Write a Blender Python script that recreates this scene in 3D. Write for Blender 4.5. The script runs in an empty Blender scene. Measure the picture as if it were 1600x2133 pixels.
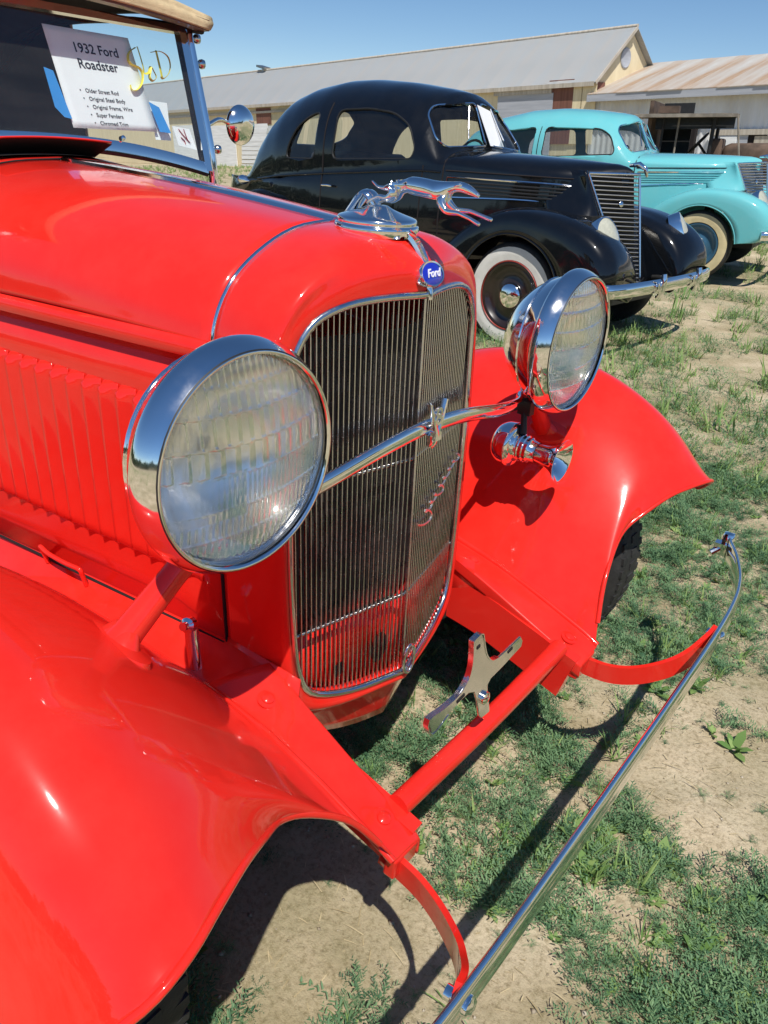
import bpy, bmesh, math, random
import numpy as np
from mathutils import Vector, Matrix
random.seed(7); RNG = np.random.default_rng(7)
S = bpy.context.scene
COL = S.collection
R = math.radians

# ------------------------------------------------------------------ camera
CW, CH, CF = 1600.0, 2133.0, 1558.984
CAM = np.array([0.76852, -0.93230, 1.24391])
YAW, PIT, ROL = R(127.149), R(26.2145), R(3.2567)
def _cam_axes():
    f = np.array([math.cos(YAW)*math.cos(PIT), math.sin(YAW)*math.cos(PIT), -math.sin(PIT)])
    r = np.array([math.sin(YAW), -math.cos(YAW), 0.0]); u = np.cross(r, f)
    return np.array([math.cos(ROL)*r+math.sin(ROL)*u, -math.sin(ROL)*r+math.cos(ROL)*u, f])
AX = _cam_axes()
cd = bpy.data.cameras.new('camera'); cam = bpy.data.objects.new('camera', cd); COL.objects.link(cam)
cd.sensor_fit = 'HORIZONTAL'; cd.sensor_width = 36.0; cd.lens = 36.0*CF/CW
cd.clip_start = 0.02; cd.clip_end = 3000
mw = Matrix.Identity(4)
for i in range(3):
    mw[i][0] = AX[0][i]; mw[i][1] = AX[1][i]; mw[i][2] = -AX[2][i]; mw[i][3] = CAM[i]
cam.matrix_world = mw
S.camera = cam

# ------------------------------------------------------------------ world, sun, exposure
SUN_TO = np.array([0.42, -0.42, 1.0]); SUN_TO /= np.linalg.norm(SUN_TO)
SUN_EL = math.asin(SUN_TO[2]); SUN_AZ = math.atan2(SUN_TO[0], SUN_TO[1])
W = bpy.data.worlds.new('World'); S.world = W; W.use_nodes = True
nt = W.node_tree; nt.nodes.clear()
wo = nt.nodes.new('ShaderNodeOutputWorld'); wb = nt.nodes.new('ShaderNodeBackground')
sk = nt.nodes.new('ShaderNodeTexSky'); sk.sky_type = 'NISHITA'; sk.sun_disc = False
sk.sun_elevation = SUN_EL; sk.sun_rotation = SUN_AZ
sk.air_density = 1.0; sk.dust_density = 0.0; sk.ozone_density = 2.0; sk.altitude = 2000
wb.inputs['Strength'].default_value = 0.094
hs_ = nt.nodes.new('ShaderNodeHueSaturation'); hs_.inputs['Saturation'].default_value = 1.16
nt.links.new(sk.outputs[0], hs_.inputs['Color']); nt.links.new(hs_.outputs[0], wb.inputs[0]); nt.links.new(wb.outputs[0], wo.inputs[0])
sl = bpy.data.lights.new('sun', 'SUN'); sl.energy = 4.6; sl.angle = R(0.53); sl.color = (1.0, 0.955, 0.89)
so = bpy.data.objects.new('sun', sl); COL.objects.link(so)
so.rotation_euler = Vector(SUN_TO).to_track_quat('Z', 'Y').to_euler(); so.location = (4, -4, 9)
S.view_settings.view_transform = 'Standard'; S.view_settings.look = 'None'
S.view_settings.exposure = 0.15; S.view_settings.gamma = 1.0; S.view_settings.use_curve_mapping = False

# ------------------------------------------------------------------ pixel -> position on a known plane
def pray(x, y): return np.array([(x-CW/2)/CF, -(y-CH/2)/CF, 1.0]) @ AX
def onplane(x, y, p0, n):
    d = pray(x, y); n = np.array(n, float); t = ((np.array(p0, float)-CAM) @ n)/(d @ n); return CAM+t*d
# the yard beyond the roadster lies on ground that leans a little against the roadster's own patch
TILT = -R(3.2); _fh = Vector((math.cos(YAW), math.sin(YAW), 0)); TPIV = Vector((CAM[0], CAM[1], 0))
TQ = Matrix.Translation(TPIV) @ Matrix.Rotation(TILT, 4, _fh) @ Matrix.Translation(-TPIV)
TUP = np.array(TQ.to_3x3() @ Vector((0, 0, 1))); _TI = np.array(TQ.inverted().to_3x3()); TCAM = np.array(TQ.inverted() @ Vector(CAM))
def tpray(x, y): return _TI @ pray(x, y)
def tonplane(x, y, p0, n):
    d = tpray(x, y); n = np.array(n, float); t = ((np.array(p0, float)-TCAM) @ n)/(d @ n); return TCAM+t*d
def tpxZ(v, x, y): return tonplane(x, y, (0, 0, v), (0, 0, 1))
def lean(o): o.matrix_world = TQ @ Matrix.Translation(o.location) @ Matrix.Rotation(o.rotation_euler[2], 4, 'Z'); return o
def pxX(v, x, y): return onplane(x, y, (v, 0, 0), (1, 0, 0))
def pxY(v, x, y): return onplane(x, y, (0, v, 0), (0, 1, 0))
def pxZ(v, x, y): return onplane(x, y, (0, 0, v), (0, 0, 1))

# ------------------------------------------------------------------ materials
MATS = {}
def newmat(name):
    m = bpy.data.materials.new(name); m.use_nodes = True; MATS[name] = m
    n = m.node_tree.nodes; return m, n, m.node_tree.links, n['Principled BSDF']
def setp(b, **k):
    for a, v in k.items():
        i = b.inputs.get(a.replace('_', ' '))
        if i is not None:
            i.default_value = (*v, 1) if isinstance(v, tuple) and len(v) == 3 else v
def simple(name, col, rough=0.5, metal=0.0, spec=0.5, coat=0.0, coat_r=0.03, var=0.0, vscale=20.0, bump=0.0, bscale=60.0, rvar=0.0, rscale=8.0):
    """principled material with procedural colour, roughness and relief variation"""
    m, n, l, b = newmat(name)
    setp(b, Base_Color=col, Roughness=rough, Metallic=metal, Specular_IOR_Level=spec, Coat_Weight=coat, Coat_Roughness=coat_r)
    tc = n.new('ShaderNodeTexCoord')
    if var > 0:
        t = n.new('ShaderNodeTexNoise'); t.inputs['Scale'].default_value = vscale; t.inputs['Detail'].default_value = 5
        l.new(tc.outputs['Object'], t.inputs['Vector'])
        r = n.new('ShaderNodeValToRGB'); r.color_ramp.elements[0].position = 0.3; r.color_ramp.elements[1].position = 0.7
        r.color_ramp.elements[0].color = (*[max(0, c*(1-var)) for c in col], 1); r.color_ramp.elements[1].color = (*[min(1, c*(1+var)) for c in col], 1)
        l.new(t.outputs['Fac'], r.inputs['Fac']); l.new(r.outputs['Color'], b.inputs['Base Color'])
    if bump > 0:
        t2 = n.new('ShaderNodeTexNoise'); t2.inputs['Scale'].default_value = bscale; t2.inputs['Detail'].default_value = 4
        l.new(tc.outputs['Object'], t2.inputs['Vector'])
        bp = n.new('ShaderNodeBump'); bp.inputs['Strength'].default_value = bump; bp.inputs['Distance'].default_value = 0.01
        l.new(t2.outputs['Fac'], bp.inputs['Height']); l.new(bp.outputs['Normal'], b.inputs['Normal'])
    if rvar > 0:
        t3 = n.new('ShaderNodeTexNoise'); t3.inputs['Scale'].default_value = rscale; t3.inputs['Detail'].default_value = 6; t3.inputs['Roughness'].default_value = 0.65
        l.new(tc.outputs['Object'], t3.inputs['Vector'])
        mr = n.new('ShaderNodeMapRange'); mr.inputs['To Min'].default_value = max(0.0, rough-rvar); mr.inputs['To Max'].default_value = rough+rvar
        mr.inputs['From Min'].default_value = 0.35; mr.inputs['From Max'].default_value = 0.65
        l.new(t3.outputs['Fac'], mr.inputs['Value']); l.new(mr.outputs['Result'], b.inputs['Roughness'])
    return m
def paint(name, col, rough=0.32, coat=1.0, dust=0.05, dustcol=(0.55, 0.47, 0.36), peel=0.012):
    """enamel under a clear gloss, a little dust lying on it, slight orange peel"""
    m, n, l, b = newmat(name)
    setp(b, Base_Color=col, Roughness=rough, Specular_IOR_Level=0.5, Coat_Weight=coat, Coat_Roughness=0.025, Coat_IOR=1.5)
    b.inputs['Specular IOR Level'].default_value = 0.05
    tc = n.new('ShaderNodeTexCoord')
    t = n.new('ShaderNodeTexNoise'); t.inputs['Scale'].default_value = 9; t.inputs['Detail'].default_value = 8; t.inputs['Roughness'].default_value = 0.7
    l.new(tc.outputs['Object'], t.inputs['Vector'])
    mr = n.new('ShaderNodeMapRange'); mr.inputs['From Min'].default_value = 0.42; mr.inputs['From Max'].default_value = 0.75
    mr.inputs['To Min'].default_value = 0.0; mr.inputs['To Max'].default_value = dust
    l.new(t.outputs['Fac'], mr.inputs['Value'])
    mx = n.new('ShaderNodeMix'); mx.data_type = 'RGBA'; mx.inputs[6].default_value = (*col, 1); mx.inputs[7].default_value = (*dustcol, 1)
    l.new(mr.outputs['Result'], mx.inputs[0]); l.new(mx.outputs[2], b.inputs['Base Color'])
    mr2 = n.new('ShaderNodeMapRange'); mr2.inputs['From Min'].default_value = 0.35; mr2.inputs['From Max'].default_value = 0.75
    mr2.inputs['To Min'].default_value = 0.025; mr2.inputs['To Max'].default_value = 0.085+dust*0.5
    l.new(t.outputs['Fac'], mr2.inputs['Value']); l.new(mr2.outputs['Result'], b.inputs['Coat Roughness'])
    t2 = n.new('ShaderNodeTexNoise'); t2.inputs['Scale'].default_value = 130; t2.inputs['Detail'].default_value = 2
    l.new(tc.outputs['Object'], t2.inputs['Vector'])
    bp = n.new('ShaderNodeBump'); bp.inputs['Strength'].default_value = peel; bp.inputs['Distance'].default_value = 0.002
    l.new(t2.outputs['Fac'], bp.inputs['Height']); l.new(bp.outputs['Normal'], b.inputs['Coat Normal'])
    return m
def window_glass(name, tint=(0.8, 0.86, 0.86), rough=0.0, refl=1.45, haze=0.0):
    """thin pane: clear part and mirror part split by fresnel"""
    m, n, l, b = newmat(name); out = n['Material Output']; n.remove(b)
    tr = n.new('ShaderNodeBsdfTransparent'); tr.inputs[0].default_value = (*tint, 1)
    gl = n.new('ShaderNodeBsdfGlossy'); gl.inputs['Roughness'].default_value = rough
    fr = n.new('ShaderNodeLayerWeight'); fr.inputs[0].default_value = 0.5
    pw = n.new('ShaderNodeMath'); pw.operation = 'POWER'; pw.inputs[1].default_value = 5.0; l.new(fr.outputs['Facing'], pw.inputs[0])
    ma = n.new('ShaderNodeMath'); ma.operation = 'MULTIPLY_ADD'; ma.inputs[1].default_value = 0.9; ma.inputs[2].default_value = 0.07; l.new(pw.outputs[0], ma.inputs[0])
    mx = n.new('ShaderNodeMixShader'); l.new(ma.outputs[0], mx.inputs[0]); l.new(tr.outputs[0], mx.inputs[1]); l.new(gl.outputs[0], mx.inputs[2])
    if haze > 0:
        df = n.new('ShaderNodeBsdfDiffuse'); df.inputs[0].default_value = (0.7, 0.68, 0.62, 1)
        t = n.new('ShaderNodeTexNoise'); t.inputs['Scale'].default_value = 6; t.inputs['Detail'].default_value = 6
        mr = n.new('ShaderNodeMapRange'); mr.inputs['To Max'].default_value = haze*2; l.new(t.outputs['Fac'], mr.inputs['Value'])
        m2 = n.new('ShaderNodeMixShader'); l.new(mr.outputs['Result'], m2.inputs[0]); l.new(mx.outputs[0], m2.inputs[1]); l.new(df.outputs[0], m2.inputs[2]); mx = m2
    l.new(mx.outputs[0], out.inputs[0]); return m

RED = paint('red_enamel', (0.74, 0.021, 0.013), rough=0.30, coat=0.85, dust=0.025)
CHROME = simple('chrome', (0.95, 0.945, 0.935), rough=0.075, metal=1.0, rvar=0.05, rscale=18, bump=0.006, bscale=40)
WORN = simple('worn_chrome', (0.66, 0.66, 0.65), rough=0.16, metal=1.0, rvar=0.1, rscale=25, bump=0.04, bscale=90)
STEEL = simple('plain_steel', (0.42, 0.42, 0.42), rough=0.35, metal=1.0, rvar=0.1)
NICKEL = simple('grille_steel', (0.66, 0.655, 0.64), rough=0.26, metal=1.0, rvar=0.08, rscale=30)
BLACKMETAL = simple('black_metal', (0.012, 0.012, 0.012), rough=0.55, var=0.3)
CORE = simple('radiator_core', (0.018, 0.016, 0.014), rough=0.7, var=0.5, vscale=70, bump=0.5, bscale=180)
RUBBER = simple('tyre_rubber', (0.022, 0.022, 0.022), rough=0.75, var=0.35, vscale=40, bump=0.15, bscale=220)
WHITEWALL = simple('whitewall_rubber', (0.72, 0.70, 0.64), rough=0.6, var=0.06, vscale=15)
YELLOWWALL = simple('aged_whitewall_rubber', (0.62, 0.52, 0.30), rough=0.6, var=0.10, vscale=15)
CANVAS = simple('tan_canvas', (0.56, 0.43, 0.25), rough=0.9, var=0.12, vscale=60, bump=0.25, bscale=400)
DARKCANVAS = simple('dark_lining', (0.03, 0.032, 0.036), rough=0.95, var=0.2, vscale=30, bump=0.1, bscale=300)
WOODRED = simple('varnished_header_wood', (0.13, 0.035, 0.02), rough=0.45, coat=0.4, var=0.3, vscale=12)
LEATHER = simple('dark_leather', (0.05, 0.035, 0.028), rough=0.5, var=0.25, bump=0.1)
GLASS = window_glass('windshield_glass', (0.92, 0.98, 0.98), haze=.025)
REFLECTOR = simple('lamp_reflector', (0.97, 0.97, 0.96), rough=0.07, metal=1.0)
_n = REFLECTOR.node_tree.nodes; _l = REFLECTOR.node_tree.links
_g = _n.new('ShaderNodeBsdfGlossy'); _g.inputs[0].default_value = (.95, .95, .94, 1); _g.inputs['Roughness'].default_value = 0.34
_m = _n.new('ShaderNodeMixShader'); _m.inputs[0].default_value = 0.22; _l.new(_n['Principled BSDF'].outputs[0], _m.inputs[1]); _l.new(_g.outputs[0], _m.inputs[2]); _l.new(_m.outputs[0], _n['Material Output'].inputs[0])
PAPER = simple('white_paper', (0.90, 0.91, 0.91), rough=0.8, var=0.02)
INK = simple('black_ink', (0.02, 0.02, 0.03), rough=0.6)
TAPE = simple('blue_tape', (0.045, 0.30, 0.72), rough=0.55, var=0.06)
YELLOWPEN = simple('yellow_marker', (0.80, 0.68, 0.06), rough=0.5)
BLUEENAMEL = simple('blue_enamel', (0.012, 0.025, 0.42), rough=0.15, coat=1.0)
DARKGAP = simple('dark_seam_and_shade', (0.01, 0.006, 0.006), rough=0.9)

# ------------------------------------------------------------------ geometry helpers
def cr(P, n, closed=False):
    """catmull-rom through the points P, n samples"""
    P = np.asarray(P, float); m = len(P)
    if m == 2 and not closed: return P[0]+(P[1]-P[0])*np.linspace(0, 1, n)[:, None]
    if closed: Q = np.vstack([P[-1:], P, P[:2]]); t = np.linspace(0, m, n, endpoint=False)
    else: Q = np.vstack([2*P[0]-P[1], P, 2*P[-1]-P[-2]]); t = np.linspace(0, m-1, n)
    i = np.minimum(t.astype(int), (m if closed else m-1)-1); u = (t-i)[:, None]
    a, b, c, d = Q[i], Q[i+1], Q[i+2], Q[i+3]
    return 0.5*((2*b)+(-a+c)*u+(2*a-5*b+4*c-d)*u**2+(-a+3*b-3*c+d)*u**3)
def surf(ctrl, nu, nv, closed_v=False):
    """smooth surface through a table of control points (rows, columns, 3)"""
    ctrl = np.asarray(ctrl, float)
    A = np.stack([cr(r, nv, closed_v) for r in ctrl])
    return np.stack([cr(A[:, j], nu) for j in range(A.shape[1])], 1)
def grid_faces(nu, nv, closed_v=False, flip=False):
    i = np.arange(nu-1)[:, None]; j = np.arange(nv if closed_v else nv-1)[None]
    a = i*nv+j; b = i*nv+(j+1) % nv; c = (i+1)*nv+(j+1) % nv; d = (i+1)*nv+j
    F = np.stack([a, b, c, d], -1).reshape(-1, 4)
    return F[:, ::-1] if flip else F
def add(name, V, F, mat=None, parent=None, smooth=True, sharp=None, loc=None):
    me = bpy.data.meshes.new(name)
    me.from_pydata([tuple(v) for v in np.asarray(V, float).tolist()] if not isinstance(V, list) else V, [], [tuple(int(k) for k in f) for f in F])
    me.update()
    if smooth: me.polygons.foreach_set('use_smooth', [True]*len(me.polygons))
    if smooth and sharp: me.set_sharp_from_angle(angle=R(sharp))
    if mat:
        for q in (mat if isinstance(mat, (list, tuple)) else [mat]): me.materials.append(q)
    o = bpy.data.objects.new(name, me); COL.objects.link(o)
    if parent: o.parent = parent
    if loc is not None: o.location = loc
    return o
def grid(name, G, mat, parent=None, closed_v=False, flip=False, thick=0.0, off=0.0, sharp=None, sub=0):
    nu, nv = G.shape[:2]
    o = add(name, G.reshape(-1, 3), grid_faces(nu, nv, closed_v, flip), mat, parent, True, sharp)
    if thick:
        s = o.modifiers.new('thickness', 'SOLIDIFY'); s.thickness = thick; s.offset = off
    return o
class MB:
    """collects several shapes into ONE mesh"""
    def __init__(s): s.V = []; s.F = []; s.M = []; s.n = 0
    def put(s, V, F, m=0):
        V = np.asarray(V, float); s.V.append(V); s.F += [tuple(int(k)+s.n for k in f) for f in F]; s.M += [m]*len(F); s.n += len(V); return s
    def build(s, name, mat, parent=None, smooth=True, sharp=40, loc=None):
        o = add(name, np.vstack(s.V), s.F, mat, parent, smooth, sharp, loc)
        if isinstance(mat, (list, tuple)): o.data.polygons.foreach_set('material_index', s.M)
        return o
def vbox(c, d, rot=None):
    c = np.array(c, float); d = np.array(d, float)/2
    V = np.array([[x, y, z] for x in (-1, 1) for y in (-1, 1) for z in (-1, 1)])*d
    if rot is not None: V = V @ np.array(rot).T
    return V+c, [(0, 1, 3, 2), (4, 6, 7, 5), (0, 4, 5, 1), (2, 3, 7, 6), (0, 2, 6, 4), (1, 5, 7, 3)]
def box(name, c, d, mat, parent=None, bev=0.0, rot=None, seg=2):
    V, F = vbox(c, d, rot); o = add(name, V, F, mat, parent, bev > 0, None)
    if bev > 0:
        b = o.modifiers.new('edges', 'BEVEL'); b.width = bev; b.segments = seg; b.limit_method = 'ANGLE'
        o.data.set_sharp_from_angle(angle=R(40)) if False else None
    return o
def frames(P):
    P = np.asarray(P, float); T = np.gradient(P, axis=0); T /= np.linalg.norm(T, axis=1)[:, None]+1e-12
    n = np.cross(T[0], [0, 0, 1.0]);
    if np.linalg.norm(n) < 1e-3: n = np.cross(T[0], [0, 1.0, 0])
    n /= np.linalg.norm(n); N = [n]
    for k in range(1, len(P)):
        v = N[-1]-T[k]*(N[-1] @ T[k]); v /= np.linalg.norm(v)+1e-12; N.append(v)
    N = np.array(N); return T, N, np.cross(T, N)
def vtube(P, r, seg=12, caps=True, closed=False):
    P = np.asarray(P, float); n = len(P); T, N, B = frames(P)
    if closed:
        T = np.roll(P, -1, 0)-np.roll(P, 1, 0); T /= np.linalg.norm(T, axis=1)[:, None]
        up = np.array([0.02, 0.03, 1.0]) if abs(T[:, 2]).max() < 0.9 else None
        ctr = P.mean(0); N = P-ctr; N -= T*(N*T).sum(1)[:, None]; N /= np.linalg.norm(N, axis=1)[:, None]; B = np.cross(T, N)
    r = np.broadcast_to(np.asarray(r, float), (n,)) if np.ndim(r) < 2 else np.asarray(r)
    a = np.linspace(0, 2*np.pi, seg, endpoint=False)
    if np.ndim(r) == 2: ra, rb = r[:, 0], r[:, 1]
    else: ra = rb = r
    V = P[:, None]+N[:, None]*(np.cos(a)[None, :, None]*ra[:, None, None])+B[:, None]*(np.sin(a)[None, :, None]*rb[:, None, None])
    F = [tuple(f) for f in grid_faces(n, seg, True)]
    V = V.reshape(-1, 3)
    if closed:
        for j in range(seg): F.append(((n-1)*seg+j, (n-1)*seg+(j+1) % seg, (j+1) % seg, j))
    elif caps: F += [tuple(range(seg))[::-1], tuple((n-1)*seg+k for k in range(seg))]
    return V, F
def tube(name, P, r, mat, parent=None, seg=12, closed=False, sharp=50):
    V, F = vtube(P, r, seg, True, closed); return add(name, V, F, mat, parent, True, sharp)
def vsweep(P, prof, up=(0, 0, 1)):
    """closed 2-D profile (side, up) swept along P"""
    P = np.asarray(P, float); T = np.gradient(P, axis=0); T /= np.linalg.norm(T, axis=1)[:, None]
    Sd = np.cross(T, np.array(up, float)); Sd /= np.linalg.norm(Sd, axis=1)[:, None]; U = np.cross(Sd, T)
    prof = np.asarray(prof, float); n, m = len(P), len(prof)
    V = P[:, None]+Sd[:, None]*prof[None, :, 0, None]+U[:, None]*prof[None, :, 1, None]
    F = [tuple(f) for f in grid_faces(n, m, True)]+[tuple(range(m))[::-1], tuple((n-1)*m+k for k in range(m))]
    return V.reshape(-1, 3), F
def sweep(name, P, prof, mat, parent=None, up=(0, 0, 1), sharp=35):
    V, F = vsweep(P, prof, up); return add(name, V, F, mat, parent, True, sharp)
def vlathe(prof, org=(0, 0, 0), axis=(0, 0, 1), seg=48):
    """profile of (radius, height) turned about an axis"""
    a = np.array(axis, float); a /= np.linalg.norm(a)
    u = np.cross(a, [0, 0, 1.0]) if abs(a[2]) < 0.9 else np.cross(a, [1.0, 0, 0]); u /= np.linalg.norm(u); w = np.cross(a, u)
    t = np.linspace(0, 2*np.pi, seg, endpoint=False); prof = np.asarray(prof, float)
    V = np.array(org, float)+prof[:, 1][:, None, None]*a+prof[:, 0][:, None, None]*(np.cos(t)[None, :, None]*u+np.sin(t)[None, :, None]*w)
    return V.reshape(-1, 3), [tuple(f) for f in grid_faces(len(prof), seg, True)]
def lathe(name, prof, org, axis, mat, parent=None, seg=48, sharp=40):
    V, F = vlathe(prof, org, axis, seg); return add(name, V, F, mat, parent, True, sharp)
def prism(name, poly, ex, mat, parent=None, bev=0.0, smooth=False):
    """polygon of 3-D points pushed out along the vector ex"""
    P = np.asarray(poly, float); n = len(P); V = np.vstack([P, P+np.array(ex, float)])
    F = [tuple(range(n))[::-1], tuple(range(n, 2*n))]+[(k, (k+1) % n, n+(k+1) % n, n+k) for k in range(n)]
    o = add(name, V, F, mat, parent, smooth)
    if bev:
        b = o.modifiers.new('edges', 'BEVEL'); b.width = bev; b.segments = 2; b.limit_method = 'ANGLE'
    return o
def empty(name, loc=(0, 0, 0), rz=0.0, label=None, cat=None, group=None):
    o = bpy.data.objects.new(name, None); COL.objects.link(o); o.location = loc; o.rotation_euler = (0, 0, rz); o.empty_display_size = 0.2
    return tag(o, label, cat, group)
def tag(o, label=None, cat=None, group=None, kind=None):
    if label: o['label'] = label
    if cat: o['category'] = cat
    if group: o['group'] = group
    if kind: o['kind'] = kind
    return o
def mir(P): return np.asarray(P, float)*np.array([1, -1, 1.0])
def text_mesh(name, s, size, mat, M, parent=None, ext=0.0004, align='LEFT', shear=0.0, bold=0.0):
    cu = bpy.data.curves.new(name, 'FONT'); cu.body = s; cu.size = size; cu.extrude = ext; cu.align_x = align; cu.shear = shear; cu.offset = bold; cu.resolution_u = 3
    t = bpy.data.objects.new(name, cu); COL.objects.link(t)
    dg = bpy.context.evaluated_depsgraph_get(); dg.update()
    me = bpy.data.meshes.new_from_object(t.evaluated_get(dg)); COL.objects.unlink(t); bpy.data.objects.remove(t)
    me.transform(M); me.materials.clear(); me.materials.append(mat); me.name = name
    o = bpy.data.objects.new(name, me); COL.objects.link(o)
    if parent: o.parent = parent
    return o
def basis(o, x, y):
    """4x4 matrix with local x, y along the given directions"""
    x = Vector(x).normalized(); y = Vector(y); z = x.cross(y).normalized(); y = z.cross(x)
    m = Matrix.Identity(4)
    for i in range(3): m[i][0], m[i][1], m[i][2], m[i][3] = x[i], y[i], z[i], o[i]
    return m
def sub_copy(o, parent, loc=None):
    c = o.copy(); COL.objects.link(c); c.parent = parent
    if loc is not None: c.location = loc
    return c

# ================================================================== the red roadster (car frame = world frame, x forward, y to its left)
car = empty('vintage_roadster', (0, 0, 0), 0, 'bright red vintage roadster with chrome headlamps, leaping dog ornament and tan canvas top', 'car')
AYZ = np.array([(0, 1.132), (.09, 1.124), (.16, 1.098), (.215, 1.060), (.247, 1.010), (.256, .950), (.258, .80), (.258, .65), (.256, .52), (.252, .43), (.240, .365), (.16, .332), (0, .322)])
DYZ = np.array([(0, 1.047), (.085, 1.047), (.148, 1.040), (.195, 1.020), (.223, .978), (.230, .92), (.234, .80), (.235, .65), (.231, .53), (.222, .45), (.195, .398), (.115, .369), (0, .362)])
def gx(y, z): return .127-.26*abs(y)-.010*(z-.36)/.69
def sym(rows):
    """half outline (top centre to bottom centre) -> closed loop"""
    h = np.asarray(rows); return np.vstack([h, mir(h[-2:0:-1])])
NH = 46
def half(YZ, X): 
    P = np.array([(x, y, z) for (y, z), x in zip(YZ, np.broadcast_to(X, (len(YZ),)))]); return cr(P, NH)
wtop = np.array([1, 1, 1, .9, .55, .2, 0, 0, 0, 0, .25, .7, .8])
gxx = np.array([gx(y, z) for y, z in DYZ])
rows = [half(AYZ, -.060), half(AYZ*[1.003, 1.0], -.015)]
B = AYZ*.90+DYZ*.10; rows.append(half(B, .030+wtop*.030))
Cc = AYZ*.52+DYZ*.48; rows.append(half(Cc, gxx*(1-.0)-.006*wtop+.004))
Cd = AYZ*.18+DYZ*.82; rows.append(half(Cd, gxx+.003))
rows.append(half(DYZ, gxx)); rows.append(half(DYZ*[.985, 1]+[0, 0], gxx-.018))
G = np.stack([sym(r) for r in rows])
Gs = np.stack([cr(G[:, j], 26) for j in range(G.shape[1])], 1)
shell = grid('radiator_shell', Gs, RED, car, closed_v=True, thick=.003)
# chrome grille surround, its own tube, and the cross rods behind the bars
loopD = sym(half(DYZ*[.995, 1], gxx+.004))
tube('grille_surround', loopD, .0062, WORN, shell, 10, closed=True)
def grille_edge(y):
    h = half(DYZ, 0); i = np.argsort(h[:NH//2, 1]); zt = np.interp(abs(y), h[:NH*4//9, 1], h[:NH*4//9, 2])
    hb = h[NH*5//9:][::-1]; zb = np.interp(abs(y), hb[:, 1], hb[:, 2]); return zb, zt
for k in range(-25, 26):
    y = k*.0091
    if abs(y) > .228: continue
    zb, zt = grille_edge(y); zz = np.linspace(zb, zt, 3)
    P = np.array([(gx(y, z)-.004, y, z) for z in zz])
    d = .0040 if k else .009
    V, F = vsweep(P, [(-.0012, -.0018), (.0012, -.0018), (.0012, d*.35), (0, d*.5), (-.0012, d*.35)], up=(1, 0, 0))
    add('grille_bar', V, F, NICKEL, shell, True, 30)
for z in (.775, .515):
    yy = np.linspace(-.226, .226, 41)
    tube('grille_rod', [(gx(y, z)-.010, y, z+.03*(.22-abs(y))) for y in yy], .0035, WORN, shell, 8)
# radiator: dark core above, red lower tank
yy = np.linspace(-.232, .232, 9)
G = np.array([[(gx(y, z)-.040, y*min(1, (1.09-z)/.11), z) for y in yy] for z in (.50, .7, .9, .99)]); grid('radiator_core', G, CORE, shell)
G = np.array([[(gx(y, z)-.034, y, z) for y in yy] for z in (.36, .42, .500)]); grid('lower_tank', G, RED, shell, thick=.004)
G = np.array([[(gx(y, z)-.036, y, z+.055*(abs(y)/.23-.5)*(-1)) for y in yy] for z in (.500, .530)]); grid('tank_flange', G, BLACKMETAL, shell)
prism('crank_hole', [(gx(.0, .41)-.033, .0+.022*math.cos(t)-.035, .415+.032*math.sin(t)) for t in np.linspace(0, 2*np.pi, 16, endpoint=False)], (.002, 0, 0), DARKGAP, shell)
prism('drain_hole', [(gx(.11, .40)-.0325, -.11+a, .395+b) for a, b in ((-.014, -.014), (.014, -.012), (.014, .014), (-.014, .012))], (.002, 0, 0), DARKGAP, shell)
V, F = vtube([(gx(0, .39)+.012, .022*math.cos(t)*.72, .392+.030*math.sin(t)) for t in np.linspace(0, 2*np.pi, 28, endpoint=False)], .0035, 8, closed=True)
add('crank_cover', V, F, WORN, shell)
# apron below the shell
bz = lambda y: .236+.10*(abs(y)/.25)**2.3
yy = np.linspace(-.245, .245, 31)
G = np.array([[(gx(y, .36)-.006-.035*k, y, .352*(1-k)+bz(y)*k) for y in yy] for k in np.linspace(0, 1, 6)])
grid('front_apron', G, RED, car, thick=.004)

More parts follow.
